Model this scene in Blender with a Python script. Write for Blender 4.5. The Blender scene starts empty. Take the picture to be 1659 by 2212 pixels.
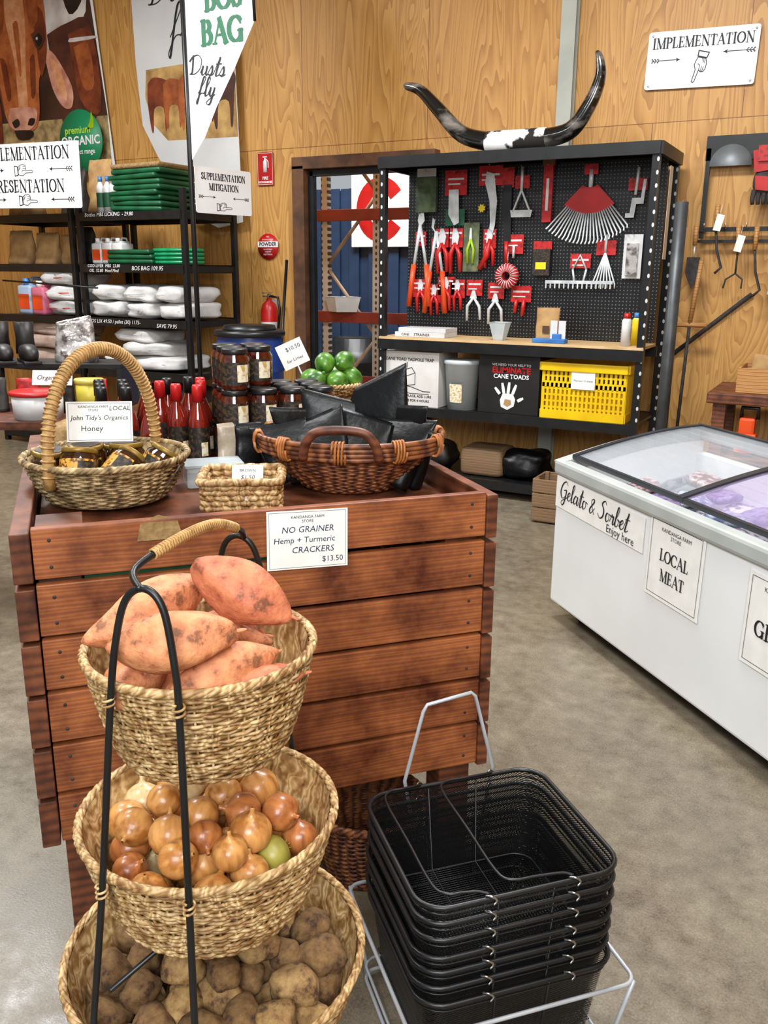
import bpy,bmesh,math,random
from mathutils import Vector as V, Matrix
random.seed(7)
pi=math.pi;sin=math.sin;cos=math.cos
S=bpy.context.scene
def T(x,y,z): return Matrix.Translation((x,y,z))
def R(a,ax): return Matrix.Rotation(math.radians(a),4,ax)
I=Matrix.Identity(4)
def h(s):
    s=s.lstrip('#');o=[]
    for i in (0,2,4):
        c=int(s[i:i+2],16)/255;o.append(c/12.92 if c<=.04045 else ((c+.055)/1.055)**2.4)
    return (*o,1)
# ---------- materials
def base(name,ro=.5,me=0,coat=0):
    m=bpy.data.materials.new(name);m.use_nodes=True
    p=m.node_tree.nodes['Principled BSDF'];p.inputs['Roughness'].default_value=ro;p.inputs['Metallic'].default_value=me
    p.inputs['Coat Weight'].default_value=coat
    return m,m.node_tree.nodes,m.node_tree.links,p
def ramp(n,l,src,stops):
    r=n.new('ShaderNodeValToRGB');e=r.color_ramp.elements
    while len(e)<len(stops): e.new(.5)
    for i,(p,c) in enumerate(stops): e[i].position=p;e[i].color=c
    l.new(src,r.inputs[0]);return r
def coord(n,l,sc=(1,1,1)):
    t=n.new('ShaderNodeTexCoord');mp=n.new('ShaderNodeMapping');mp.inputs['Scale'].default_value=sc
    l.new(t.outputs['Object'],mp.inputs[0]);return mp.outputs[0]
def noise(n,l,co,sc,det=4,ro=.5,dis=0):
    x=n.new('ShaderNodeTexNoise');x.inputs['Scale'].default_value=sc;x.inputs['Detail'].default_value=det
    x.inputs['Roughness'].default_value=ro;x.inputs['Distortion'].default_value=dis;l.new(co,x.inputs['Vector']);return x.outputs['Fac']
def bumpit(n,l,p,src,st,d=.01):
    b=n.new('ShaderNodeBump');b.inputs['Strength'].default_value=st;b.inputs['Distance'].default_value=d
    l.new(src,b.inputs['Height']);l.new(b.outputs[0],p.inputs['Normal'])
def mat(name,c,c2=None,sc=9,ro=.5,me=0,bump=0,st=(1,1,1),coat=0,lo=.35,hi=.65,det=4,emit=0,bs=None,c3=None,bd=.01,nr=.5,ior=None):
    m,n,l,p=base(name,ro,me,coat);a=h(c);b=h(c2) if c2 else tuple(x*.86 for x in a[:3])+(1,)
    co=coord(n,l,st);f=noise(n,l,co,sc,det,nr);stops=[(lo,a),(hi,b)]
    if c3: stops.append((min(.99,hi+.07),h(c3)))
    r=ramp(n,l,f,stops);l.new(r.outputs[0],p.inputs['Base Color'])
    if bump: bumpit(n,l,p,f if bs is None else noise(n,l,co,bs,4),bump,bd)
    if emit: l.new(r.outputs[0],p.inputs['Emission Color']);p.inputs['Emission Strength'].default_value=emit
    if ior: p.inputs['IOR'].default_value=ior
    return m
def wood(name,stops,sc=(1,1,1),ws=3,dist=6,ro=.45,bump=.1,dirx='X',blotch=None):
    m,n,l,p=base(name,ro);co=coord(n,l,sc)
    w=n.new('ShaderNodeTexWave');w.bands_direction=dirx;w.inputs['Scale'].default_value=ws;w.inputs['Distortion'].default_value=dist
    w.inputs['Detail'].default_value=3;w.inputs['Detail Scale'].default_value=1.2;l.new(co,w.inputs['Vector'])
    r=ramp(n,l,w.outputs['Fac'],[(a,h(c)) for a,c in stops]);out=r.outputs[0]
    if blotch:
        c3=coord(n,l,(1,1,1));f=noise(n,l,c3,blotch[0],5,.6);r2=ramp(n,l,f,[(.38,h('#ffffff')),(.68,h(blotch[1]))])
        mx=n.new('ShaderNodeMix');mx.data_type='RGBA';mx.blend_type='MULTIPLY';mx.inputs[0].default_value=1
        l.new(out,mx.inputs[6]);l.new(r2.outputs[0],mx.inputs[7]);out=mx.outputs[2]
    l.new(out,p.inputs['Base Color']);bumpit(n,l,p,w.outputs['Fac'],bump,.002)
    return m
def mathn(n,l,op,a,b=None):
    x=n.new('ShaderNodeMath');x.operation=op
    for i,s in enumerate((a,b)):
        if s is None: continue
        if isinstance(s,(int,float)): x.inputs[i].default_value=s
        else: l.new(s,x.inputs[i])
    return x.outputs[0]
def dots(name,c,cd,ax,sx,sz,rx,rz,ro=.4,ox=0):
    m,n,l,p=base(name,ro);t=n.new('ShaderNodeTexCoord');s=n.new('ShaderNodeSeparateXYZ');l.new(t.outputs['Object'],s.inputs[0])
    def cell(o,sp,r,of=0):
        f=mathn(n,l,'FRACT',mathn(n,l,'DIVIDE',mathn(n,l,'ADD',o,100*sp+of),sp));return mathn(n,l,'DIVIDE',mathn(n,l,'MULTIPLY',mathn(n,l,'SUBTRACT',f,.5),sp),r)
    a=cell(s.outputs[ax],sx,rx,ox);b=cell(s.outputs[2],sz,rz)
    d=mathn(n,l,'ADD',mathn(n,l,'MULTIPLY',a,a),mathn(n,l,'MULTIPLY',b,b));k=mathn(n,l,'LESS_THAN',d,1)
    r=ramp(n,l,k,[(0,h(c)),(1,h(cd))]);l.new(r.outputs[0],p.inputs['Base Color']);return m
def ply(name):
    m,n,l,p=base(name,.5);t=n.new('ShaderNodeTexCoord');s=n.new('ShaderNodeSeparateXYZ');l.new(t.outputs['Object'],s.inputs[0])
    cb=n.new('ShaderNodeCombineXYZ');l.new(mathn(n,l,'ADD',s.outputs[0],s.outputs[1]),cb.inputs[0]);l.new(s.outputs[2],cb.inputs[1])
    br=n.new('ShaderNodeTexBrick');br.offset=.5;br.inputs['Scale'].default_value=1;br.inputs['Brick Width'].default_value=1.2;br.inputs['Row Height'].default_value=2.7
    br.inputs['Mortar Size'].default_value=.003;br.inputs['Color1'].default_value=h('#ffffff');br.inputs['Color2'].default_value=h('#efe6d8');br.inputs['Mortar'].default_value=h('#a88a64')
    l.new(cb.outputs[0],br.inputs['Vector'])
    mp=n.new('ShaderNodeMapping');mp.inputs['Scale'].default_value=(1,.13,1);l.new(cb.outputs[0],mp.inputs[0])
    f1=noise(n,l,mp.outputs[0],3.2,2.5,.5,.5);k=mathn(n,l,'FRACT',mathn(n,l,'MULTIPLY',f1,24))
    fine=noise(n,l,mp.outputs[0],70,3);big=noise(n,l,mp.outputs[0],1.3,3)
    kk=mathn(n,l,'ADD',mathn(n,l,'MULTIPLY',k,.5),mathn(n,l,'ADD',mathn(n,l,'MULTIPLY',fine,.3),mathn(n,l,'MULTIPLY',big,.35)))
    r=ramp(n,l,kk,[(.25,h('#cf9f5a')),(.55,h('#c4924e')),(.95,h('#a26f34'))])
    mx=n.new('ShaderNodeMix');mx.data_type='RGBA';mx.blend_type='MULTIPLY';mx.inputs[0].default_value=1
    l.new(r.outputs[0],mx.inputs[6]);l.new(br.outputs['Color'],mx.inputs[7]);l.new(mx.outputs[2],p.inputs['Base Color']);return m
def concrete(name):
    m,n,l,p=base(name,.35);co=coord(n,l);a=noise(n,l,co,1.1,7,.65);b=noise(n,l,co,14,6,.7);c=noise(n,l,co,170,2,.6)
    k=mathn(n,l,'ADD',mathn(n,l,'MULTIPLY',a,.42),mathn(n,l,'ADD',mathn(n,l,'MULTIPLY',b,.3),mathn(n,l,'MULTIPLY',c,.28)))
    r=ramp(n,l,k,[(.37,h('#4a4236')),(.45,h('#685e4f')),(.53,h('#7b715f')),(.64,h('#958b78'))]);l.new(r.outputs[0],p.inputs['Base Color'])
    r2=ramp(n,l,b,[(.3,(.26,.26,.26,1)),(.7,(.46,.46,.46,1))]);l.new(r2.outputs[0],p.inputs['Roughness']);bumpit(n,l,p,c,.1,.003);return m
def meshmat(name):
    m,n,l,p=base(name,.3);t=n.new('ShaderNodeTexCoord');s=n.new('ShaderNodeSeparateXYZ');l.new(t.outputs['Object'],s.inputs[0])
    xy=mathn(n,l,'ADD',s.outputs[0],s.outputs[1])
    a=mathn(n,l,'SINE',mathn(n,l,'MULTIPLY',mathn(n,l,'ADD',xy,mathn(n,l,'MULTIPLY',s.outputs[2],1.5)),430));b=mathn(n,l,'SINE',mathn(n,l,'MULTIPLY',mathn(n,l,'SUBTRACT',xy,mathn(n,l,'MULTIPLY',s.outputs[2],1.5)),430))
    k=mathn(n,l,'LESS_THAN',mathn(n,l,'MINIMUM',mathn(n,l,'ABSOLUTE',a),mathn(n,l,'ABSOLUTE',b)),.5);p.inputs['Base Color'].default_value=h('#151516')
    l.new(k,p.inputs['Alpha']);return m
def glassm(name,c,ro=.05,w=.8,ior=1.45):
    m,n,l,p=base(name,ro);p.inputs['Base Color'].default_value=h(c);f=noise(n,l,coord(n,l),1.5,3);p.inputs['IOR'].default_value=ior
    r=ramp(n,l,f,[(.3,(1-w,)*3+(1,)),(.7,(1-w+.1,)*3+(1,))]);l.new(r.outputs[0],p.inputs['Alpha']);return m
m_ply=ply('plywood');m_floor=concrete('concrete');m_mesh=meshmat('mesh_wire')
m_white=mat('white_paint','#eceeee','#e2e4e4',2,.35);m_sgn=mat('sign_white','#ffffff','#f8f8f8',2,.35);m_paper=mat('paper','#f2f1ec','#e8e7e2',14,.7,bump=.05)
m_black=mat('black_metal','#17181a','#0d0e0f',12,.38);m_ink=mat('ink','#15171c','#0e0f12',5,.6);m_blueink=mat('blue_ink','#26264e','#1c1c44',5,.6)
m_chrome=mat('chrome','#c0c2c4','#9a9ca0',6,.25,1);m_steel=mat('steel','#dcdfe0','#b9bdc0',14,.35,.15)
m_wire=mat('wire_grey','#b9bdc2','#a2a7ac',9,.4,.2)
m_red=mat('red_plastic','#c01d1c','#a81616',6,.35);m_orange=mat('orange_plastic','#e2501c','#c8401a',6,.35)
m_green=mat('tarp_green','#125a34','#0b4428',7,.42,bump=.1);m_lime=mat('lime_skin','#5f9428','#1f5218',22,.35,bump=.08,coat=.2,bs=160,bd=.002)
m_brownpaper=mat('kraft','#b8935f','#97734a',9,.8,bump=.15);m_sack=mat('sack_white','#d6d5d3','#bebcba',7,.6,bump=.6,bs=11)
m_pinksack=mat('sack_tan','#bba394','#9d8578',8,.8,bump=.3)
m_blue=mat('drum_blue','#24418c','#1b3474',4,.35);m_bluecont=mat('container_blue','#2b4264','#203450',2,.5)
m_yellow=mat('crate_yellow','#f0c808','#e0b400',5,.4);m_clear=glassm('frosted','#c9d3d6',.3,.5)
m_wick=wood('wicker_tan',[(0,'#a07c4a'),(.4,'#cfae78'),(.8,'#e2c898'),(1,'#bb9760')],(1,1,1),12,14,.5,.15,blotch=(34,'#a3845c'))
m_wickg=wood('wicker_grey',[(0,'#84704c'),(.5,'#ae9566'),(1,'#c8b084')],(1,1,1),9,14,.65,.2,blotch=(30,'#927c58'))
m_wickd=wood('wicker_brown',[(0,'#4e2817'),(.5,'#784528'),(1,'#925a32')],(1,1,1),9,12,.45,.2)
m_cane=mat('cane_wrap','#c29a60','#9a7542',60,.5,bump=.2);m_caneo=mat('cane_binding','#b8763c','#945424',50,.45,bump=.2)
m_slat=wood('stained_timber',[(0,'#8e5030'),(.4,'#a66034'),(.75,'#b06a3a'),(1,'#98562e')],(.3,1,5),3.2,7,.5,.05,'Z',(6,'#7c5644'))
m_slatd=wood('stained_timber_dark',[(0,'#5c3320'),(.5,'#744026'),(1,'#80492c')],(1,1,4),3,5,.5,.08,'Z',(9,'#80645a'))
m_bench=wood('bench_ply',[(0,'#c9a676'),(.5,'#d8b98a'),(1,'#c09a66')],(1,5,1),2,4,.5,.05,'Y')
m_boxwood=wood('box_wood',[(0,'#b5824a'),(.5,'#c9965a'),(1,'#9b6a38')],(1,1,5),3,4,.5,.1,'Z')
m_oldwood=wood('old_wood',[(0,'#6d543c'),(.5,'#927354'),(1,'#7a5f44')],(1,1,5),3,4,.6,.2,'Z')
m_rust=mat('rust_brown','#4a2f1e','#6b452a',8,.6,bump=.1);m_rackred=mat('rack_red','#96392a','#7a2c20',5,.5);m_brace=mat('brace_tan','#b59c84','#8a6a52',6,.5)
m_peg=dots('pegboard','#121314','#75777a',0,.0254,.0254,.0036,.0036,.35)
m_post=dots('slotted_post','#141517','#c5c7c6',0,.05,.08,.008,.014,.35,.005)
m_sweet=mat('sweet_potato','#da9464','#c47a52',34,.62,bump=.6,lo=.4,hi=.56,det=9,bs=70,c3='#855436',nr=.62,bd=.006);m_sweet2=mat('sweet_potato_red','#cf8058','#b9684a',30,.6,bump=.6,lo=.4,hi=.57,det=9,bs=70,c3='#7a4a30',nr=.62,bd=.006)
m_onion=mat('onion_skin','#d39a58','#a5682f',60,.34,bump=.25,st=(1,1,.15),coat=.15,bd=.003,lo=.38,hi=.62,det=6);m_onion3=mat('onion_copper','#b9743e','#874a24',60,.34,bump=.25,st=(1,1,.15),coat=.15,bd=.003,det=6);m_onion2=mat('onion_pale','#e8d6a8','#c4a066',60,.34,bump=.25,st=(1,1,.15),coat=.15,bd=.003,det=6)
m_ongr=mat('onion_green','#a8a34a','#8a7f36',20,.4);m_pot=mat('potato_skin','#a88856','#80603a',36,.88,bump=.4,lo=.4,hi=.55,det=9,c3='#4c3622',nr=.68,bd=.004)
m_potd=mat('potato_earthy','#85663e','#624628',36,.9,bump=.4,lo=.38,hi=.55,det=9,c3='#3a2818',nr=.68,bd=.004)
m_jar=mat('chutney','#2e0f08','#5d210d',60,.08,coat=1);m_honey=mat('honey','#231004','#3c1d06',8,.06,coat=1);m_gold=mat('gold_lid','#94752e','#6f5618',5,.42,.35)
m_sauce=mat('sauce','#7c1a0e','#4d0e08',9,.08,coat=1);m_lab=mat('label_dark','#1b1713','#4a3826',90,.5,lo=.5,hi=.6);m_labc=mat('label_cream','#ece4cc','#c9a45c',70,.5,lo=.48,hi=.6)
m_laby=mat('label_orange','#d8a040','#6a4410',120,.5,lo=.48,hi=.55)
m_foil=mat('black_foil','#08090a','#0d0e10',10,.34,bump=.3,bs=18,bd=.01,ior=1.35);m_silver=mat('clear_bag','#b9b4b0','#5f5652',16,.2,.3,bump=.8,lo=.45,hi=.58,bs=18)
m_burlap=mat('burlap','#9a7d50','#7b6039',60,.9,bump=.5);m_leather=mat('boot_leather','#221d1a','#141110',14,.5,bump=.2)
m_horn=mat('horn','#0d0c0b','#9d958c',4,.18,coat=.6,st=(1,3,3),lo=.5,hi=.82,det=8);m_hide=mat('cow_hide','#eceae6','#17110d',7,.85,lo=.5,hi=.56,bump=.3)
m_col=mat('steel_column','#a9ab9f','#9a9c92',3,.45);m_greytrim=mat('grey_trim','#b4b9b6','#a6aba8',4,.4)
m_frost=mat('freezer_inside','#8a8896','#5a5868',3,.4,emit=.08);m_glass=glassm('lid_glass','#dfe6ee',.06,.88,1.4);m_glassp=glassm('lid_glass_purple_light','#c4b4e0',.06,.84,1.4);m_frame=mat('lid_frame_dark','#2a2f35','#1f2328',5,.35)  # purple freezer light put into the second pane's tint; liner given a faint glow
m_card=mat('card_red','#b81b1b','#8a1414',40,.5,lo=.5,hi=.6);m_greent=mat('print_green','#1e5a3e','#184c34',5,.5);m_cardbox=mat('cardboard_white','#dcdad6','#cfccc7',5,.7)
m_boxblack=mat('box_black','#1a1818','#121011',5,.5);m_ceil=mat('ceiling_white','#d4d4d0','#c8c8c4',2,.7)
m_ygreen=mat('snip_green','#9dc21a','#7fa313',6,.4);m_yel=mat('yellow_print','#f2d21c','#dfc010',6,.5);m_lblue=mat('light_blue','#3f7fc4','#2f66a8',6,.4)
m_glove=mat('glove_grey','#3d3a3a','#2a2727',30,.8)
m_pcan=mat('can_white','#dadada','#c8c8c8',6,.4);m_pink=mat('pink_liquid','#c76a80','#b05870',6,.4);m_dkbag=mat('dark_sack','#3a3430','#26221f',12,.6,bump=.4)
# ---------- mesh builder
_bc={}
def boxgeo(d,b):
    k=(tuple(round(x,4) for x in d),b)
    if k in _bc: return _bc[k]
    bm=bmesh.new();bmesh.ops.create_cube(bm,size=1)
    for v in bm.verts: v.co=V((v.co.x*d[0],v.co.y*d[1],v.co.z*d[2]))
    if b: bmesh.ops.bevel(bm,geom=bm.edges[:],offset=min(b,min(d)*.45),segments=2,affect='EDGES',profile=.6)
    bm.verts.index_update();r=([v.co.copy() for v in bm.verts],[[v.index for v in f.verts] for f in bm.faces]);bm.free();_bc[k]=r;return r
def sm_path(P,n=6):
    P=[V(p) for p in P];o=[]
    for i in range(len(P)-1):
        a,b,c,d=P[max(i-1,0)],P[i],P[i+1],P[min(i+2,len(P)-1)]
        for k in range(n):
            t=k/n;o.append(.5*((2*b)+(-a+c)*t+(2*a-5*b+4*c-d)*t*t+(-a+3*b-3*c+d)*t**3))
    return o+[P[-1]]
class B:
    def __init__(s): s.v=[];s.f=[];s.m=[];s.s=[];s.k=0
    def add(s,vs,fs,m=0,sm=False,M=None):
        o=len(s.v)
        s.v+= [(M@V(v)) if M else V(v) for v in vs]
        for f in fs: s.f.append([i+o for i in f]);s.m.append(m);s.s.append(sm)
        return s
    def box(s,c,d,m=0,b=0,M=None):
        vs,fs=boxgeo(d,b);MM=(M or I)@T(*c);return s.add(vs,fs,m,False,MM)
    def tube(s,P,r,n=8,closed=False,m=0,caps=True,M=None):
        P=[V(p) for p in P];N=len(P);rs=r if isinstance(r,(list,tuple)) else [r]*N;vs=[];fs=[];up=None
        for i in range(N):
            t=(P[(i+1)%N]-P[i-1]) if closed else (P[min(i+1,N-1)]-P[max(i-1,0)])
            t=t.normalized() if t.length>1e-9 else V((0,0,1))
            if up is None:
                a=V((0,0,1)) if abs(t.z)<.9 else V((1,0,0));up=(a-t*a.dot(t)).normalized()
            else:
                up=up-t*up.dot(t);up=up.normalized() if up.length>1e-6 else V((1,0,0))
            w=t.cross(up)
            for k in range(n):
                a=2*pi*k/n;vs.append(P[i]+(up*cos(a)+w*sin(a))*rs[i])
        for i in range(N if closed else N-1):
            j=(i+1)%N
            for k in range(n): k2=(k+1)%n;fs.append([i*n+k,i*n+k2,j*n+k2,j*n+k])
        if caps and not closed: fs.append(list(range(n)));fs.append([(N-1)*n+k for k in range(n)])
        return s.add(vs,fs,m,True,M)
    def cyl(s,a,b,r,r2=None,n=16,m=0,M=None): return s.tube([a,b],[r,r if r2 is None else r2],n,False,m,True,M)
    def lathe(s,pr,n=24,m=0,M=None,sx=1,sy=1,a0=0,a1=2*pi):
        full=abs(a1-a0-2*pi)<1e-6;K=n if full else n+1;vs=[];fs=[]
        for r,z in pr:
            for k in range(K): a=a0+(a1-a0)*k/n;vs.append((max(r,1e-4)*cos(a)*sx,max(r,1e-4)*sin(a)*sy,z))
        for i in range(len(pr)-1):
            for k in range(n): k2=(k+1)%K;fs.append([i*K+k,i*K+k2,(i+1)*K+k2,(i+1)*K+k])
        return s.add(vs,fs,m,True,M)
    def blob(s,d,m=0,M=None,e=1,nz=0,nu=12,nv=18,seed=0,tap=0,fr=9):
        vs=[];fs=[];sg=lambda x,p:math.copysign(abs(x)**p,x)
        for i in range(nu+1):
            u=-pi/2+pi*i/nu
            for k in range(nv):
                w=2*pi*k/nv;x=sg(cos(u),e)*sg(cos(w),e);y=sg(cos(u),e)*sg(sin(w),e);z=sg(sin(u),e)
                q=1+nz*(sin(x*fr*.45+seed*1.7+y*2.1)+sin(y*fr*.5+seed*2.3-z*1.7)+sin(z*fr*.55+seed+x*2.7))/3
                tp=1-tap*x*x;vs.append((x*d[0]*q,y*d[1]*q*tp,z*d[2]*q*tp))
        for i in range(nu):
            for k in range(nv): k2=(k+1)%nv;fs.append([i*nv+k,i*nv+k2,(i+1)*nv+k2,(i+1)*nv+k])
        return s.add(vs,fs,m,True,M)
    def prism(s,pts,t=.002,m=0,y=0,M=None):
        n=len(pts);vs=[(x,y,z) for x,z in pts]+[(x,y+t,z) for x,z in pts]
        fs=[list(range(n)),[n+i for i in reversed(range(n))]]+[[i,(i+1)%n,n+(i+1)%n,n+i] for i in range(n)]
        return s.add(vs,fs,m,False,M)
    def ribbon(s,pts,w,y=0,m=0,M=None):
        for a,b in zip(pts[:-1],pts[1:]):
            d=V((b[0]-a[0],b[1]-a[1]));
            if d.length<1e-6: continue
            s.k+=1;yy=y-2e-5*(s.k%25)
            d=d.normalized();n=V((-d.y,d.x))*w/2;e=d*w*.3
            s.add([(a[0]-e.x+n.x,yy,a[1]-e.y+n.y),(a[0]-e.x-n.x,yy,a[1]-e.y-n.y),(b[0]+e.x-n.x,yy,b[1]+e.y-n.y),(b[0]+e.x+n.x,yy,b[1]+e.y+n.y)],[[0,1,2,3]],m,False,M)
        return s
    def pouch(s,w,d,hh,m=0,M=None,nz=.0,seed=0,topw=1.0,rows=9,n=20,sm=True,cr=0,slant=0,fold=0):
        vs=[];fs=[];rd=random.Random(seed)
        for i in range(rows+1):
            t=i/rows;dd=d*(1-t)**.7+.002;ww=w*(1+(topw-1)*t)
            for k in range(n):
                a=2*pi*k/n;x=math.copysign(abs(cos(a))**.5,cos(a))*ww/2;y=math.copysign(abs(sin(a))**.7,sin(a))*dd/2
                q=nz*(sin(x*60+seed*2+t*9)+sin(t*14+seed+y*50))*(1-.5*t);c=cr*(1-.6*t)
                f=fold*(abs(sin(x*28+t*3.5+seed))-abs(sin(x*17-t*5+seed*1.7)))*(.3+.7*sin(pi*min(1,t+.1)))
                vs.append((x+q*.5+rd.uniform(-c,c)*.6,y+q+math.copysign(f,y)+rd.uniform(-c,c),t*hh*(1+slant*x/w*2)+(q if 0<i else 0)))
        for i in range(rows):
            for k in range(n): k2=(k+1)%n;fs.append([i*n+k,i*n+k2,(i+1)*n+k2,(i+1)*n+k])
        fs.append(list(range(n)));fs.append([rows*n+k for k in range(n)])
        return s.add(vs,fs,m,sm,M)
    def obj(s,name,mats,parent=None,sm=None,M=None,rn=True):
        me=bpy.data.meshes.new(name);me.from_pydata([tuple(v) for v in s.v],[],s.f)
        for q in (mats if isinstance(mats,(list,tuple)) else [mats]): me.materials.append(q)
        me.polygons.foreach_set('material_index',s.m);me.polygons.foreach_set('use_smooth',s.s if sm is None else [sm]*len(s.f))
        if rn: bm=bmesh.new();bm.from_mesh(me);bmesh.ops.recalc_face_normals(bm,faces=bm.faces[:]);bm.to_mesh(me);bm.free()
        o=bpy.data.objects.new(name,me);S.collection.objects.link(o)
        if parent: o.parent=parent
        if M is not None: o.matrix_basis=M
        return o
def tag(o,label,cat,group=None):
    o['label']=label;o['category']=cat
    if group: o['group']=group
    return o
def E(name,label,cat,M=I,group=None):
    o=bpy.data.objects.new(name,None);o.empty_display_size=.05;S.collection.objects.link(o);o.matrix_basis=M;return tag(o,label,cat,group)
def dup(o,M=None,parent=None,label=None):
    c=o.copy();S.collection.objects.link(c)
    if parent is not None: c.parent=parent
    if M is not None: c.matrix_basis=M
    if label: c['label']=label
    for k in o.children: dup(k,None,c)
    return c
def struct(o): o['kind']='structure';return o
def text(body,size,m,parent,x=0,z=0,y=-.002,rot=0,shear=0,bold=0,align='CENTER',name='lettering',M=None,sx=1):
    cu=bpy.data.curves.new('t','FONT');cu.body=body;cu.size=size;cu.shear=shear;cu.offset=bold;cu.align_x=align;cu.align_y='CENTER';cu.resolution_u=2
    o=bpy.data.objects.new('t',cu);S.collection.objects.link(o);bpy.context.view_layer.update()
    dg=bpy.context.evaluated_depsgraph_get();me=bpy.data.meshes.new_from_object(o.evaluated_get(dg));bpy.data.objects.remove(o)
    me.name=name;me.materials.clear();me.materials.append(m);q=bpy.data.objects.new(name,me);S.collection.objects.link(q);q.parent=parent
    q.matrix_basis=(M or I)@T(x,y,z)@R(90,'X')@R(rot,'Z')@Matrix.Diagonal((sx,1,1,1));return q
def arcp(cx,cy,rx,ry,a0,a1,n=14): return [(cx+rx*cos(math.radians(a0+(a1-a0)*i/n)),cy+ry*sin(math.radians(a0+(a1-a0)*i/n))) for i in range(n+1)]
GL={'I':(.42,[([(.2,0),(.2,1)],1)],[(.2,0,.16),(.2,1,.16)]),
'M':(1.04,[([(.14,0),(.14,1)],0),([(.14,1),(.5,.02)],1),([(.5,.02),(.86,1)],0),([(.86,0),(.86,1)],1)],[(.14,0,.13),(.86,0,.16),(.1,1,.1),(.9,1,.12)]),
'P':(.68,[([(.18,0),(.18,1)],1),([(.18,.97)]+arcp(.38,.735,.2,.235,90,-90)+[(.18,.5)],2)],[(.18,0,.15),(.14,1,.12)]),
'L':(.66,[([(.18,0),(.18,1)],1),([(.18,.03),(.58,.03),(.6,.25)],0)],[(.18,1,.15),(.12,0,.1)]),
'E':(.7,[([(.18,0),(.18,1)],1),([(.18,.97),(.56,.97),(.57,.78)],0),([(.18,.52),(.45,.52)],0),([(.45,.42),(.45,.62)],0),([(.18,.03),(.58,.03),(.61,.24)],0)],[(.12,0,.1),(.12,1,.1)]),
'N':(.92,[([(.16,0),(.16,1)],0),([(.16,1),(.76,0)],1),([(.76,0),(.76,1)],0)],[(.16,0,.13),(.12,1,.12),(.76,1,.13)]),
'T':(.74,[([(.36,0),(.36,1)],1),([(.05,.76),(.06,.97),(.66,.97),(.67,.76)],0)],[(.36,0,.15)]),
'A':(.86,[([(.1,0),(.42,1)],0),([(.4,1),(.74,0)],1),([(.22,.34),(.62,.34)],0)],[(.1,0,.12),(.74,0,.14)]),
'O':(.92,[(arcp(.45,.5,.37,.49,0,360,28),3)],[]),
'C':(.84,[(arcp(.45,.5,.37,.49,42,318,22),3),([(.73,.68),(.73,.95)],0)],[]),
'G':(.9,[(arcp(.45,.5,.37,.49,42,318,22),3),([(.73,.7),(.73,.95)],0),([(.74,.02),(.74,.42)],1)],[(.72,.42,.15)]),
'R':(.8,[([(.18,0),(.18,1)],1),([(.18,.97)]+arcp(.38,.745,.19,.225,90,-90)+[(.18,.52)],2),([(.4,.5),(.7,.0)],1)],[(.18,0,.15),(.14,1,.12),(.74,0,.08)]),
'B':(.72,[([(.18,0),(.18,1)],1),([(.18,.97)]+arcp(.36,.76,.17,.21,90,-90)+[(.18,.54)],2),([(.36,.54)]+arcp(.38,.285,.22,.255,90,-90)+[(.18,.03)],2)],[(.12,0,.1),(.12,1,.1)]),
'S':(.62,[([(.5,.78),(.44,.93),(.3,.98),(.15,.92),(.1,.76),(.18,.62),(.42,.45),(.51,.28),(.46,.1),(.3,.02),(.14,.07),(.08,.24)],2),([(.51,.72),(.51,.96)],0),([(.07,.04),(.07,.28)],0)],[]),
'U':(.88,[([(.18,1),(.18,.3),(.24,.1),(.42,.02)],1),([(.42,.02),(.6,.08),(.68,.3),(.68,1)],0)],[(.18,1,.14),(.68,1,.12)]),' ':(.4,[],[])}
def stext(body,cap,m,parent,x=0,z=0,y=-.003,sx=1,th=1,rot=0,M=None,name='lettering'):
    w=B();W=sum(GL[c][0] for c in body);o=-W/2
    for c in body:
        adv,st_,se=GL[c]
        for pts,k in st_:
            for a,b in zip(pts[:-1],pts[1:]):
                L=math.hypot(b[0]-a[0],b[1]-a[1])+1e-6
                wd_={1:.15,0:.06}.get(k) or ((.055+.09*min(1,abs(b[1]-a[1])/L)) if k==2 else (.05+.1*abs(b[1]-a[1])/L))
                w.ribbon([(o+a[0],a[1]-.5),(o+b[0],b[1]-.5)],wd_*th,0)
        for sx_,sy_,hw in se: w.ribbon([(o+sx_-hw,sy_-.5),(o+sx_+hw,sy_-.5)],.05*th,0)
        o+=adv
    return w.obj(name,m,parent,M=(M or I)@T(x,y,z)@R(-rot,'Y')@Matrix.Diagonal((cap*sx,1,cap,1)),rn=False)
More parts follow.
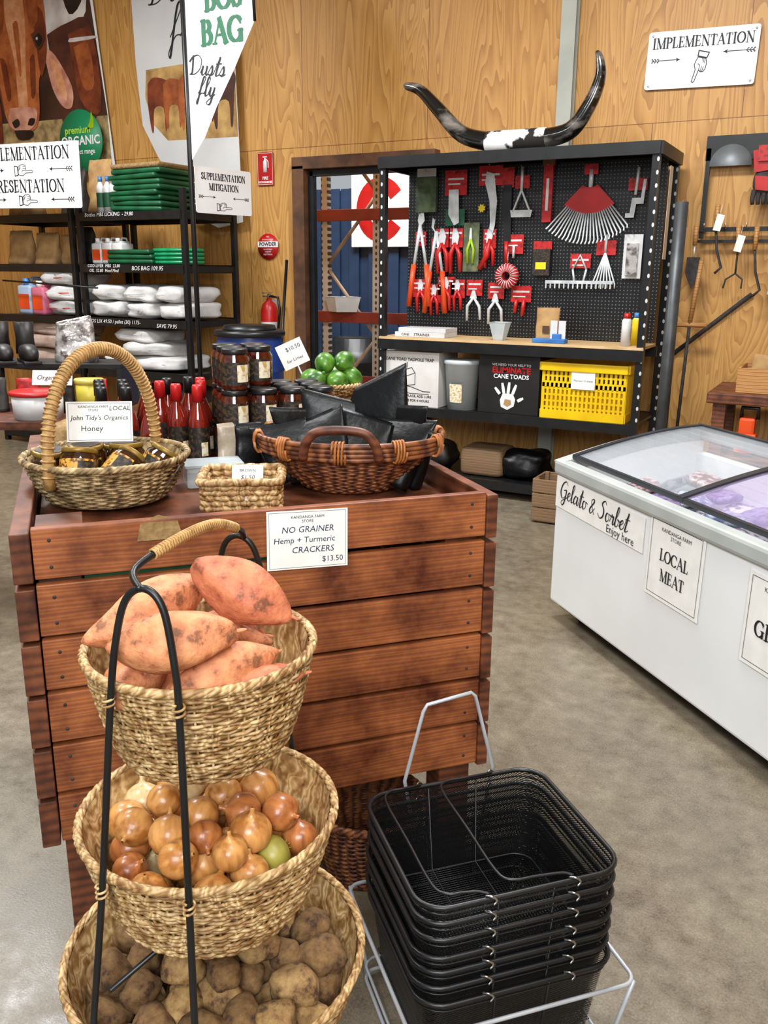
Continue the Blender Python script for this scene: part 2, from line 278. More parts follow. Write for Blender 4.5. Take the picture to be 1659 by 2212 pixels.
CU={'D':(.85,[[(.1,.95),(.25,.1),(.1,.0),(.45,.02),(.75,.3),(.75,.75),(.45,1),(.1,.9),(-.08,.65)]]),'u':(.52,[[(0,.1),(.1,.45),(.1,.1),(.2,0),(.35,.15),(.4,.45),(.4,.1),(.48,0),(.56,.1)]]),
's':(.42,[[(0,.05),(.2,.5),(.3,.2),(.2,0),(.05,.05),(.3,.02),(.44,.12)]]),'t':(.4,[[(0,.1),(.25,.95),(.18,.1),(.28,0),(.42,.1)],[(.05,.6),(.45,.64)]]),
'f':(.4,[[(0,.1),(.32,.85),(.22,1),(.14,.7),(.08,-.4),(.0,-.3),(.2,.1),(.42,.12)]]),'l':(.32,[[(0,.1),(.26,.8),(.2,1),(.1,.8),(.12,.1),(.2,0),(.34,.1)]]),
'y':(.5,[[(0,.1),(.1,.45),(.12,.1),(.25,.02),(.38,.45),(.3,-.3),(.15,-.45),(.02,-.3),(.5,.12)]]),'G':(.8,[[(.7,.85),(.5,1),(.2,.8),(.08,.35),(.3,0),(.6,.15),(.66,.5),(.4,.47),(.66,.5),(.6,-.2),(.4,-.4),(.3,-.2),(.8,.12)]]),
'e':(.4,[[(0,.1),(.3,.35),(.25,.48),(.1,.35),(.1,.1),(.25,0),(.42,.12)]]),'a':(.55,[[(.38,.4),(.2,.47),(.05,.25),(.12,.02),(.3,.1),(.4,.45),(.4,.1),(.48,0),(.58,.1)]]),
'o':(.46,[[(.3,.42),(.12,.44),(.05,.2),(.18,0),(.36,.15),(.32,.42),(.5,.38)]]),'&':(.6,[[(.5,0),(.1,.6),(.25,.8),(.35,.65),(.05,.2),(.2,0),(.5,.35)]]),
'S':(.68,[[(.6,.85),(.45,1),(.22,.8),(.45,.5),(.45,.15),(.2,0),(-.05,.2)]]),'r':(.42,[[(0,.1),(.12,.48),(.18,.38),(.3,.42),(.28,.1),(.35,0),(.46,.1)]]),'b':(.44,[[(0,.1),(.27,.85),(.15,1),(.08,.5),(.1,.05),(.28,.02),(.35,.25),(.25,.4),(.46,.32)]]),' ':(.3,[])}
def ctext(body,cap,m,parent,x=0,z=0,y=-.003,wd_=.06,rot=0,sl=.2,M=None):
    w=B();W=sum(CU[c][0] for c in body);o=-W/2
    for c in body:
        for pts in CU[c][1]:
            P=sm_path([(a,b,0) for a,b in pts],5);P=[(o+p.x+sl*p.y,p.y-.4) for p in P]
            for a,b in zip(P[:-1],P[1:]): w.ribbon([a,b],wd_*(.6+.9*max(0,(a[1]-b[1])/(math.hypot(a[0]-b[0],a[1]-b[1])+1e-6))),0)
        o+=CU[c][0]
    return w.obj('lettering',m,parent,M=(M or I)@T(x,y,z)@R(-rot,'Y')@Matrix.Diagonal((cap,1,cap,1)),rn=False)
FW=I;FN=R(28,'Z');FC=T(-1.507,1.175,0)@R(47.5,'Z');FF=T(-1.176,3.973,0)@R(-45,'Z')
def circ(r,n,z=0,sx=1,sy=1,a0=0): return [(r*cos(a0+2*pi*k/n)*sx,r*sin(a0+2*pi*k/n)*sy,z) for k in range(n)]
def rrect(hx,hy,r,z,n=6):
    o=[]
    for cx,cy,a in ((hx-r,hy-r,0),(-hx+r,hy-r,90),(-hx+r,-hy+r,180),(hx-r,-hy+r,270)):
        for k in range(n+1): q=math.radians(a+90*k/n);o.append((cx+r*cos(q),cy+r*sin(q),z))
    return o
# ---------- room
struct(B().box((-3,4,-.05),(18,22,.1)).obj('floor',m_floor))
w=B();w.box((-7.225,6.95,2.3),(5.55,.1,4.6));w.box((.4,6.95,2.3),(7.4,.1,4.6));w.box((-3.875,6.95,3.55),(1.15,.1,2.1));struct(w.obj('wall_back',m_ply))
struct(B().box((-10.05,2,2.3),(.1,10,4.6)).obj('wall_left',m_ply));struct(B().box((4.15,2,2.3),(.1,10,4.6)).obj('wall_right',m_ply))
struct(B().box((-3,2,4.65),(14.2,10,.1)).obj('ceiling',m_ceil))
w=B();w.box((-4.5,6.87,1.27),(.12,.14,2.54),b=.004);w.box((-3.25,6.87,1.27),(.1,.14,2.54),b=.004);w.box((-3.87,6.87,2.56),(1.38,.14,.1),b=.004);struct(w.obj('door_1',m_rust))
w=B();w.box((-4.41,6.9,1.25),(.05,.06,2.5),b=.003);w.box((-3.33,6.9,1.25),(.05,.06,2.5),b=.003);w.box((-3.87,6.9,2.48),(1.1,.06,.05),b=.003);struct(w.obj('trim_1',m_black))
w=B();w.box((-2.13,6.86,2.3),(.11,.012,4.6));w.box((-2.13,6.815,2.3),(.03,.08,4.6));w.box((-2.13,6.78,2.3),(.11,.012,4.6));struct(w.obj('trim_2',m_col))
# yard outside
w=B();
for i in range(60):
    x=-9.5+i*.15;w.prism([(x,0),(x+.15,0),(x+.15,2.72),(x,2.72)],.02,0,10.6+(.04 if i%2 else 0))
w.box((-5,11.8,1.35),(9,2.3,2.7));tag(w.obj('shipping_container',m_bluecont),'blue corrugated steel container standing in the yard','container')
g=E('container_sign','white square sign with a large red letter on blue container','sign',T(-5.66,10.55,2.44))
B().box((0,0,0),(.94,.02,.94),b=.01).obj('panel',m_sgn,g);B().prism(arcp(0,0,.36,.40,35,325,26)+arcp(0,0,.18,.21,325,35,20),.004,0,-.016,T(-.03,0,0)).obj('letter_emblem',m_red,g)
g=E('pallet_racking','pallet racking with red beams and braced steel uprights','rack',T(-4.95,8,0))
for x in (0,.60): B().box((x,0,1.6),(.08,.06,3.2)).obj('upright',dots('perforated','#bdb2a6','#4a3a30',0,.08,.06,.012,.018,.5),g)
for z,s in ((.3,1),(1.0,-1),(1.7,1),(2.4,-1)): B().tube([(0 if s>0 else .60,0,z),(.60 if s>0 else 0,0,z+.7)],.02,6).obj('brace',m_brace,g)
for z in (.55,1.2,2.2): B().box((-.2,-.06,z),(2.4,.05,.11),b=.005).obj('beam',m_rackred,g)
g=E('storage_tub','pale grey plastic tub on the racking beam','tub',T(-4.7,7.9,1.255));B().lathe([(0,0),(.12,0),(.15,.14),(.155,.15),(.14,.14),(.11,.01),(0,.01)],4,sx=1.4).obj('body',m_pcan,g,sm=False)
g=E('oil_drum','black steel drum standing in the yard','drum',T(-5.4,9.4,0));B().lathe([(0,0),(.29,0),(.29,.28),(.3,.29),(.29,.3),(.29,.58),(.3,.59),(.29,.6),(.29,.88),(.28,.86),(0,.86)],28).obj('body',m_black,g)
# ---------- lights
def area(x,y,z,sx,sy,e,c=(1,.98,.95),rx=0,rz=0):
    d=bpy.data.lights.new('lamp','AREA');d.shape='RECTANGLE';d.size=sx;d.size_y=sy;d.energy=e;d.color=c
    o=bpy.data.objects.new('area_light',d);o.matrix_basis=T(x,y,z)@R(rz,'Z')@R(rx,'X');S.collection.objects.link(o)
area(-5.5,3.6,4.5,1.3,.6,225,(.98,.99,1));area(-1.5,3.9,4.5,1.3,.6,205,(.98,.99,1));area(-3,.6,4.5,1.2,.6,110,(.98,.99,1));area(1,.5,4.5,2,1,90)
area(.9,-2.0,3.2,2.0,1.6,200,(.95,.98,1),60,22);area(-5,8.4,5.5,3,1.2,380,(1,1,1),25,0)  # unseen lamps added for door light behind the camera and daylight in the yard
wd=bpy.data.worlds.new('sky');S.world=wd;wd.use_nodes=True;bn=wd.node_tree.nodes['Background'];sk=wd.node_tree.nodes.new('ShaderNodeTexSky');sk.sky_type='HOSEK_WILKIE';sk.turbidity=6;sk.sun_direction=(.3,-.5,.8)
mx=wd.node_tree.nodes.new('ShaderNodeMix');mx.data_type='RGBA';mx.inputs[0].default_value=.75;mx.inputs[7].default_value=(.92,.96,1,1);wd.node_tree.links.new(sk.outputs[0],mx.inputs[6]);wd.node_tree.links.new(mx.outputs[2],bn.inputs[0]);bn.inputs[1].default_value=.58
# ---------- camera
cd=bpy.data.cameras.new('cam');cam=bpy.data.objects.new('camera',cd);S.collection.objects.link(cam);cd.sensor_fit='VERTICAL';cd.sensor_height=24;cd.lens=1880/2212*24
cam.matrix_basis=T(0,0,1.65)@R(28,'Z')@R(90-15.4,'X')@R(.45,'Z');S.camera=cam;cd.clip_start=.02
S.view_settings.view_transform='Standard'
# ---------- signs helpers
def hand(parent,x,z,s,ang,y=-.003):
    M=T(x,y,z)@R(-ang,'Y')@Matrix.Diagonal((s,1,s,1));w=B()
    out=[(-1,.12),(-.95,.22),(-.2,.24),(.1,.42),(.35,.4),(.6,.35),(.62,-.2),(.35,-.35),(0,-.38),(-.2,-.3),(-.25,-.12),(-.15,.02),(-.9,.05),(-1,.12)]
    w.ribbon(out,.05,0,0,M);w.ribbon([(-.25,-.12),(.1,-.1)],.04,0,0,M);w.ribbon([(-.22,-.22),(.1,-.22)],.04,0,0,M);w.ribbon([(-.15,.02),(.15,.05),(.2,.2)],.04,0,0,M)
    w.ribbon([(.66,.38),(1,.44),(1.02,-.28),(.68,-.24),(.66,.38)],.07,0,0,M)
    for k in range(5): w.ribbon([(.3+.06*k,-.28+.02*k),(.42+.04*k,-.05+.03*k)],.018,0,0,M)
    w.obj('hand_emblem',m_ink,parent,rn=False)
def arrow(parent,x,z,s,ang,y=-.003):
    M=T(x,y,z)@R(-ang,'Y')@Matrix.Diagonal((s,1,s,1));w=B();w.ribbon([(-1,0),(1,0)],.05,0,0,M)
    w.prism([(-1,0),(-.72,.14),(-.78,0),(-.72,-.14)],.0003,0,0,M)
    for k in (.55,.75,.95):
        w.prism([(k-.1,0),(k+.05,.17),(k+.12,.1)],.0003,0,0,M);w.prism([(k-.1,0),(k+.05,-.17),(k+.12,-.1)],.0003,0,0,M)
    w.obj('arrow_emblem',m_ink,parent)
def rpanel(w_,h_,r=.02): return [(x,z) for x,z,_ in [(a,b,0) for a,b,c in rrect(w_/2,h_/2,r,0,4)]]
def plate(name,label,w_,h_,M,mt=None,b=.004,th=.004):
    g=E(name,label,'sign',M);B().prism(rpanel(w_,h_),th,0,-th/2).obj('panel',mt or m_white,g);return g
g=plate('direction_sign','white rectangular sign with serif word and pointing hand on plywood',.735,.37,T(-1.205,6.88,3.095)@R(1.5,'Y'))
stext('IMPLEMENTATION',.066,m_ink,g,0,.11,sx=.95,th=1.15);arrow(g,-.235,0.0,.095,180);arrow(g,.245,0.03,.1,0);hand(g,0,-.06,.1,75)
for a in (-.34,.34):
    for b in (-.16,.16): B().cyl((a,-.003,b),(a,-.006,b),.008,n=8).obj('screw',m_steel,g)
g=plate('direction_sign','large white sign with two words, hands and arrows on rack',1.36,.52,T(-6.48,5.55,2.42)@R(1.2,'Y'),m_sgn)
stext('IMPLEMENTATION',.098,m_ink,g,.055,.18,sx=.98,th=1.15);stext('PRESENTATION',.098,m_ink,g,.05,-.08,sx=1,th=1.15)
hand(g,.02,.05,.11,180);arrow(g,.46,.05,.13,0);arrow(g,-.36,.05,.13,180);hand(g,.05,-.19,.11,180);arrow(g,.46,-.19,.13,0);arrow(g,-.36,-.19,.13,180)
g=plate('direction_sign','white sign with two words hung on the end of the rack',.60,.36,T(-4.84,6.20,2.29)@R(78,'Z'),m_sgn)
stext('SUPPLEMENTATION',.05,m_ink,g,0,.11,sx=.82,th=1.5);stext('MITIGATION',.05,m_ink,g,0,.03,sx=.86,th=1.5);arrow(g,-.18,-.05,.085,180);arrow(g,.18,-.05,.085,0);hand(g,0,-.12,.08,180)
g=E('fire_extinguisher_sign','small red fire extinguisher sign screwed to plywood','sign',T(-4.9,6.885,2.54));B().prism(rpanel(.175,.28,.008),.004,0,-.002).obj('panel',m_red,g)
B().ribbon([(-.08,-.132),(.08,-.132),(.08,.132),(-.08,.132),(-.08,-.132)],.003,-.003).obj('border',m_white,g)
B().lathe([(0,-.03),(.02,-.03),(.02,.06),(.008,.075),(.008,.09),(0,.09)],10,sy=.1,M=T(0,-.004,0)).ribbon([(.01,.085),(.035,.06),(.035,.01)],.008,-.004).ribbon([(-.02,.1),(.02,.1)],.01,-.004).obj('extinguisher_emblem',m_white,g)
text('FIRE',.035,m_white,g,0,-.08,-.004,bold=.001);text('EXTINGUISHER',.022,m_white,g,0,-.113,-.004,bold=.001)
g=E('extinguisher_type_sign','round red powder extinguisher sign on plywood','sign',T(-4.89,6.885,1.87))
B().lathe([(0,0),(.115,0),(.115,.004),(0,.004)],28,M=R(90,'X')).obj('panel',m_red,g);B().box((0,-.006,.02),(.225,.002,.05)).obj('white_band',m_white,g)
text('POWDER',.045,m_ink,g,0,.02,-.009,bold=.0012)
for z,t in ((.085,'FIRE'),(.06,'EXTINGUISHER'),(-.025,'FLAMMABLE'),(-.045,'LIQUIDS'),(-.07,'ELECTRICAL')): text(t,.018,m_white,g,0,z,-.006)
# cow poster
g=E('cattle_poster','hanging banner printed with brown cattle faces on plywood','poster',T(-7.5,6.86,3.5))
P=lambda pts:[((x-125)*.0064,(170-y)*.0049) for x,y in pts]
pm={'bg':mat('print_bg','#4a2e20','#2a1810',3,.5),'o':mat('print_orange','#c4713c','#8e4420',5,.5,det=9,nr=.65),'m':mat('print_mid','#b0602f','#7c3a1a',6,.5,det=9,nr=.65),'h':mat('print_highlight','#e6ae82','#c47a48',6,.5,det=9,nr=.65),'d':mat('print_dark','#40211a','#5e3020',5,.5,det=8),'p':mat('print_pink','#dca48c','#b0705a',7,.5,det=8),'w':mat('print_white','#e6e0dc','#a79c98',3,.5,det=8),'k':mat('print_black','#16100d','#2a1d17',4,.5),'r':mat('print_redbrown','#8a4020','#542010',5,.5,det=9,nr=.65),'t':mat('print_straw','#b59a68','#7a6440',12,.6,det=9)}
def pol(parent,name,items,y0=-.003):
    for i,(k,pts) in enumerate(items):
        pts=[(p.x,p.y) for p in sm_path([(a,b,0) for a,b in pts]+[(pts[0][0],pts[0][1],0)],4)[:-1]] if k not in ('bg','t') else pts
        B().prism(P(pts),.0004,0,y0-.0008*i).obj(name,pm[k],parent)
B().prism(P([(-70,-60),(222,-60),(252,345),(-70,345)]),.004).obj('panel',m_white,g)
pol(g,'printed_cattle',[('bg',[(-66,-60),(215,-60),(244,250),(244,285),(-66,285)]),('t',[(-66,245),(244,250),(246,345),(-66,345)]),
('w',[(95,-60),(205,-58),(215,60),(175,80),(150,140),(110,120)]),('k',[(160,-20),(200,-40),(212,30),(180,60)]),('d',[(130,90),(175,75),(220,80),(235,215),(200,270),(150,260)]),('r',[(175,95),(225,100),(232,240),(190,215)]),('m',[(185,120),(215,118),(222,190),(200,195)]),('w',[(178,103),(228,105),(228,110),(178,110)]),
('r',[(-60,60),(-10,30),(10,280),(-60,280)]),('m',[(-55,90),(-25,70),(-5,150),(-10,230),(-40,240)]),('p',[(120,110),(145,130),(175,190),(172,228),(152,225),(132,185)]),('h',[(132,130),(150,150),(163,195),(160,215),(145,190)]),
('o',[(0,-30),(40,-50),(90,-40),(125,10),(130,70),(126,130),(106,170),(98,245),(75,268),(40,266),(22,235),(8,150),(-5,80),(-20,30)]),
('r',[(104,30),(126,50),(128,120),(112,165),(106,110)]),('r',[(-12,40),(2,60),(10,130),(20,225),(6,150)]),('h',[(48,-30),(80,-20),(86,60),(78,150),(74,235),(56,238),(54,130),(42,50)]),('o',[(58,60),(70,62),(68,150),(62,150)]),
('m',[(10,-20),(30,-30),(40,30),(30,75),(12,60)]),('m',[(92,-25),(112,0),(116,55),(98,75),(92,30)]),('r',[(22,120),(34,130),(40,190),(30,200)]),('r',[(90,130),(100,125),(96,190),(86,200)]),
('p',[(34,218),(90,222),(92,250),(70,266),(42,262),(28,245)]),('k',[(36,246),(50,240),(54,252),(42,258)]),('k',[(72,254),(78,242),(90,244),(84,256)]),('k',[(40,262),(82,266),(76,280),(48,280)]),
('d',[(98,86),(118,78),(126,98),(110,116)]),('d',[(0,86),(16,82),(20,106),(4,112)]),('k',[(104,92),(116,86),(122,98),(112,110)]),('k',[(2,92),(14,88),(16,104),(6,108)]),('w',[(108,94),(112,92),(113,96),(110,98)])])
g=E('organic_logo_sign','round green organic badge printed sign by cattle poster','sign',T(-7.03,6.77,2.88))
B().lathe([(0,0),(.29,0),(.29,.004),(0,.004)],32,M=R(90,'X')).obj('badge',mat('logo_green','#1c8a5a','#167a4e',3,.5),g)
text('premium',.095,mat('logo_lime','#b8e04a','#a8d03c',3,.5),g,-.03,.1,-.008,bold=.002);text('ORGANIC',.115,m_white,g,0,0,-.008,bold=.003);text('product range',.065,m_white,g,0,-.1,-.008,bold=.001)
B().prism([(0,.1),(.05,.18),(.07,.26),(.1,.18),(.09,.11)],.0005,0,-.008,T(.1,0,0)).obj('leaf_emblem',m_ygreen,g)
# white banner on wall
g=E('printed_banner','tall white banner with script words and cattle photo print','banner',T(-5.72,6.8,3.4))
Q=lambda pts:[((x-410)*.0055,(200-y)*.0047) for x,y in pts]
B().prism(Q([(305,-60),(512,-60),(522,480),(470,490),(430,470),(395,430),(345,350),(315,290),(308,180)]),.004).obj('panel',mat('banner_white','#d6d6d4','#c9caca',2,.5),g)
B().prism(Q([(330,190),(515,185),(518,325),(370,322),(340,290),(325,240)]),.0005,0,-.002).obj('printed_field',mat('print_gold','#d0a868','#94713e',6,.5,det=8),g)
for i,(x,s) in enumerate(((352,1),(385,.9),(420,1),(455,.8),(490,1.05))):
    pp=[(-20,215),(-6,205),(20,212),(26,225),(22,250),(18,300),(14,300),(12,262),(-8,262),(-12,302),(-17,300),(-22,250)]
    pp=[(a,b,0) for a,b in pp];pp=sm_path(pp+[pp[0]],3)[:-1];B().prism(Q([(x+p.x*s,255+(p.y-255)*s) for p in pp]),.0005,0,-.0035-.0006*i).obj('printed_cow',pm['rmodd'[i]],g)
ctext('Dusts',.3,m_ink,g,.0,.70,-.004,.05);ctext('fly',.3,m_ink,g,.05,.38,-.004,.05)
# feather flag
g=E('feather_flag','white feather flag on black pole with green and script words','flag',T(-4.70,5.62,0))
pts=[(0,2.45),(.15,2.62),(.27,2.82),(.45,3.07),(.64,3.36),(.63,3.6),(.52,3.9),(.27,4.12),(0,4.2)]
B().prism(pts,.003).obj('flag_cloth',mat('flag_white','#f2f4f3','#e6e8e7',2,.55),g)
w=B();w.tube([(0,0,.06),(0,0,2.4),(0,0,4.2)],.02,8);w.tube([(x+.004,0,z) for x,z in pts[4:]],.012,6);w.obj('pole',m_black,g)
w=B();w.tube([(-.14,0,.02),(.14,0,.02)],.015,6);w.tube([(0,-.15,.02),(0,.15,.02)],.015,6);w.cyl((0,0,0),(0,0,.1),.03);w.obj('base',m_black,g)
m_bos=mat('flag_green','#24704c','#1e6343',5,.6)
stext('BOS',.155,m_bos,g,.37,3.55,-.003,sx=.98,th=1.7);stext('BAG',.16,m_bos,g,.35,3.33,-.003,sx=.98,th=1.7);ctext('Dusts',.13,m_ink,g,.2,3.1,-.003,.08,-8);ctext('fly',.13,m_ink,g,.19,2.96,-.003,.08,-8)
# ---------- left rack
RX0,RX1,RX2,RY0,RY1=-7.42,-6.19,-4.97,5.83,6.53;SZ=[.12,.79,1.24,1.70,2.13]
def rack(name,x0,x1):
    g=E(name,'black steel shelving bay with slotted uprights','shelving rack',T(x0,RY0,0));L=x1-x0
    for x in (.02,L-.02):
        for y in (.02,RY1-RY0-.02): B().box((x,y,1.09 if y>.1 else 1.15),(.045,.045,2.18 if y>.1 else 2.3),b=.003).obj('upright',m_black,g)
    for z in SZ: B().box((L/2,(RY1-RY0)/2,z-.02),(L-.05,RY1-RY0-.02,.02)).box((L/2,.0,z-.035),(L-.05,.02,.07)).box((L/2,RY1-RY0,z-.035),(L-.05,.02,.07)).box((.02,.35,z-.04),(.02,.62,.05)).box((L-.02,.35,z-.04),(.02,.62,.05)).obj('shelf',m_black,g)
    return g
ra=rack('shelving_rack',RX1,RX2);rb=rack('shelving_rack',RX0,RX1-.06)
for x,z,t,s in ((.4,2.13,'Bottles MBS LICKING  - 29.80',.045),(.3,1.705,'COD LIVER  MBS  23.80',.038),(.3,1.665,'OIL  52.80  Hoof Meal',.038),(.8,1.685,'BOS BAG 109.95',.05),(.38,1.23,'BOS LIX 49.50 / pallet (30) 1175-',.045),(.98,1.21,'SAVE 79.95',.048)): text(t,s,m_white,ra,x,z-.02,-.013,shear=.2)
B().tube([(.3,-.1,1.5),(-.9,-.1,1.55)],.008,6).obj('hanging_rail',m_black,ra)
def sack(x,y,z,mt,seed,dx=.37,dy=.5,dz=.145,lab='white woven feed sack stacked on rack shelf',rz=0):
    g=E('feed_sack',lab,'sack',T(x,y,z)@R(rz,'Z'),'feed sacks on the rack');B().blob((dx/2,dy/2,dz/2),0,T(0,0,dz/2),.5,.16,14,28,seed).obj('sack_body',mt,g)
    if mt is m_sack: B().ribbon([(-dx*.34,dz*.45),(dx*.3,dz*.5)],.008 if seed>8 else .004,-dy/2*.99).obj('red_stripe' if seed>8 else 'stitching',m_red if seed>8 else m_wire,g)
    return g
for j in range(2):
    for i in range(3): sack(-5.93+.37*i+random.uniform(-.015,.015),6.1,1.241+j*.14,m_sack,i+3*j,rz=random.uniform(-4,4))
for j in range(3): sack(-6.52,6.12,1.241+.135*j,m_sack,9+j,.48,.55,.14)
for j in range(3): sack(-5.45-.1*j,6.1,.791+.12*j,m_sack,2+j,.6-.04*j,.5,.13,rz=random.uniform(-8,8))
sack(-5.88,6.1,.791,m_sack,1,.36,.5,.13)
for j in range(3): sack(-6.85+.05*j,6.1,.791+.13*j,m_pinksack,40+j,.7,.5,.14,'tan printed feed sack stacked on rack shelf')
for j in range(3): sack(-5.6+.05*j,6.15,.121+.17*j,m_dkbag,50+j,.8,.5,.18,'dark woven feed sack stacked on bottom rack shelf')
for k in range(9):
    o=B().box((0,0,.021),(.56-.01*(k%3),.5,.042),b=.019);o=o.obj('folded_tarp',m_green if k<8 else m_burlap,M=T(-5.5+random.uniform(-.03,.03),6.1,2.132+.0425*k)@R(random.uniform(-5,5),'Z')@R(random.uniform(-1.5,1.5),'Y'),sm=True);tag(o,'folded green tarpaulin bag in a stack' if k<8 else 'folded brown burlap on top of green tarps','folded tarpaulin','folded tarps')
for k in range(3):
    o=B().box((0,0,.02),(.5,.45,.04),b=.018).obj('folded_tarp',m_green,M=T(-5.65,6.1,1.702+.041*k)@R(random.uniform(-4,4),'Z'),sm=True);tag(o,'folded green tarpaulin lying on middle shelf','folded tarpaulin','folded tarps')
for k in range(4):
    pp=[(.24*cos(a),.14*sin(a),0) for a in [2*pi*i/24 for i in range(24)]]
    o=B().tube(pp,.016,8,True).obj('green_hose_coil',mat('hose_green','#1d9a63','#14824f',6,.3),M=T(-5.24,6.05,1.718+.033*k));tag(o,'coil of green plastic tubing on middle shelf','hose','green tubing coils')
def kraft(x,y,z,w_,hh,seed=0,lab='brown paper bag standing on rack shelf',mt=None):
    o=B().pouch(w_,w_*.6,hh,0,None,.006,seed).obj('paper_bag',mt or m_brownpaper,M=T(x,y,z));return tag(o,lab,'paper bag','paper bags on the rack')
kraft(-6.12,6.1,2.131,.28,.46);kraft(-7.1,6.1,2.131,.36,.66,3);kraft(-6.62,6.25,2.131,.3,.42,8,'dark printed sack standing on rack shelf',m_dkbag)
kraft(-6.75,6.0,1.701,.28,.28,2);kraft(-6.45,6.0,1.701,.22,.26,4);kraft(-7.1,6.0,1.701,.3,.3,6);kraft(-6.6,6.28,1.701,.3,.34,9,'dark printed sack standing on rack shelf',m_dkbag)
def bottle(x,y,z,c,capc,r=.045,hh=.26,lab='white plastic bottle with blue cap on shelf'):
    g=E('plastic_bottle',lab,'bottle',T(x,y,z),'bottles on the rack');B().lathe([(0,0),(r,0),(r,hh*.7),(r*.4,hh*.85),(r*.4,hh*.88),(0,hh*.88)],16).obj('body',c,g)
    B().lathe([(0,hh*.86),(r*.5,hh*.86),(r*.5,hh),(0,hh)],12).obj('cap',capc,g);B().lathe([(r+.001,hh*.15),(r+.001,hh*.55)],16).obj('label',m_greent if capc is m_lblue else m_labc,g)
for x in (-5.97,-5.885,-5.82): bottle(x,5.93,2.131,m_pcan,m_lblue,.038,.3)
def jerry(x,y,z,c,cap,s=1,lab='white jerry can with printed label on shelf'):
    g=E('jerry_can',lab,'jerry can',T(x,y,z)@Matrix.Scale(s,4),'jerry cans on the rack');B().box((0,0,.09),(.12,.16,.18),b=.02).box((0,0,.185),(.08,.1,.02),b=.008).obj('body',c,g,True)
    B().cyl((0,-.05,.18),(0,-.05,.22),.02).obj('cap',cap,g);B().tube([(0,-.02,.19),(0,0,.22),(0,.05,.22),(0,.07,.18)],.01,6).obj('handle',c,g);B().box((0,-.081,.08),(.09,.002,.09)).obj('label',m_orange,g)
for i,x in enumerate((-6.05,-5.93,-5.81)): jerry(x,5.98,1.701,m_pcan,m_pcan)
jerry(-6.95,5.95,1.241,mat('jerry_blue','#9fb2c9','#8ea3bd',5,.4),m_lblue,1.5,'pale blue jerry can on rack shelf');jerry(-6.76,5.93,1.241,m_pink,m_white,1.4,'pink jerry can on rack shelf')
# ---------- drum, extinguisher, broom
g=E('timber_pallet_stack','stack of rough timber pallets under a blue drum','pallet',T(-4.22,5.66,0));w=B()
for k in range(2):
    for j in range(5): w.box((0,-.24+.12*j,.14*k+.13),(.6,.09,.018))
    for j in (-1,0,1): w.box((.26*j,0,.14*k+.06),(.08,.58,.12))
w.obj('boards',m_oldwood,g)
g=E('plastic_drum','blue plastic drum with black clamp lid standing on pallets','drum',T(-4.22,5.66,.283))
B().lathe([(0,0),(.24,0),(.26,.03),(.26,.3),(.272,.32),(.26,.34),(.26,.6),(.272,.62),(.26,.64),(.26,.82),(.245,.9),(.245,.92),(0,.92)],36).obj('body',m_blue,g)
B().lathe([(0,.93),(.25,.925),(.275,.92),(.28,.9),(.275,.88),(.262,.88)],36).lathe([(0,.965),(.2,.96),(.21,.93)],30).obj('lid',m_black,g)
g=E('fire_extinguisher','red fire extinguisher with black hose hung on plywood wall','fire extinguisher',T(-4.83,6.79,1.0))
B().lathe([(0,0),(.07,0),(.078,.02),(.078,.3),(.06,.36),(.025,.39),(.025,.41),(0,.41)],20).obj('cylinder',m_red,g);B().lathe([(.0785,.1),(.0785,.2)],20).obj('label',m_pcan,g)
B().box((0,-.02,.43),(.03,.12,.012),b=.003).box((0,-.03,.46),(.03,.12,.01),b=.003).cyl((0,0,.4),(0,0,.45),.014).obj('valve',m_chrome,g)
B().tube([(.02,0,.43),(.1,0,.42),(.12,0,.3),(.1,-.02,.08)],.012,8).obj('hose',m_black,g);B().box((0,.09,.25),(.04,.035,.3)).obj('bracket',m_steel,g)
g=E('broom','black broom leaning against plywood wall','broom',T(-4.6,6.5,0));B().tube([(0,0,.1),(-.03,.30,1.75)],.014,8).obj('handle',m_black,g);B().box((0,0,.06),(.3,.06,.12),b=.01).obj('head',m_black,g)
# ---------- pegboard unit
UX,UY,UW,UD=-3.283,6.06,2.03,.70
g=E('pegboard_shelving_unit','black steel workbench rack with pegboard and timber worktop','shelving unit',T(UX,UY,0))
for x in (.025,UW-.025):
    for y in (.025,UD-.025): B().box((x,y,1.235),(.05,.05,2.47),b=.003).obj('upright',m_post,g)
B().box((UW/2,0,2.43),(UW,.03,.08)).box((UW/2,UD,2.43),(UW,.03,.08)).box((0,UD/2,2.43),(.03,UD,.08)).box((UW,UD/2,2.43),(.03,UD,.08)).box((UW/2,UD/2,2.465),(UW,UD,.01)).obj('top_shelf',m_black,g)
B().box((UW/2,.44,1.8),(UW-.06,.012,1.24)).obj('pegboard',m_peg,g)
B().box((UW/2,.22,1.163),(UW-.02,.46,.018)).obj('worktop',m_bench,g)
for y in (0,.45): B().box((UW/2,y,1.115),(UW,.03,.075)).obj('bench_beam',m_black,g)
B().box((UW/2,.35,.63),(UW-.05,.68,.02)).box((UW/2,0,.61),(UW,.03,.07)).box((UW/2,.7,.61),(UW,.03,.07)).obj('shelf',m_black,g)
B().box((UW/2,.35,.11),(UW-.05,.68,.02)).box((UW/2,0,.1),(UW,.03,.07)).obj('shelf',m_black,g)
g=E('paper_strip','long white paper strip hung at the rack end','paper',T(-1.240,6.4,2.05)@R(90,'Z'));B().box((0,0,0),(.1,.002,.6)).obj('sheet',m_paper,g)
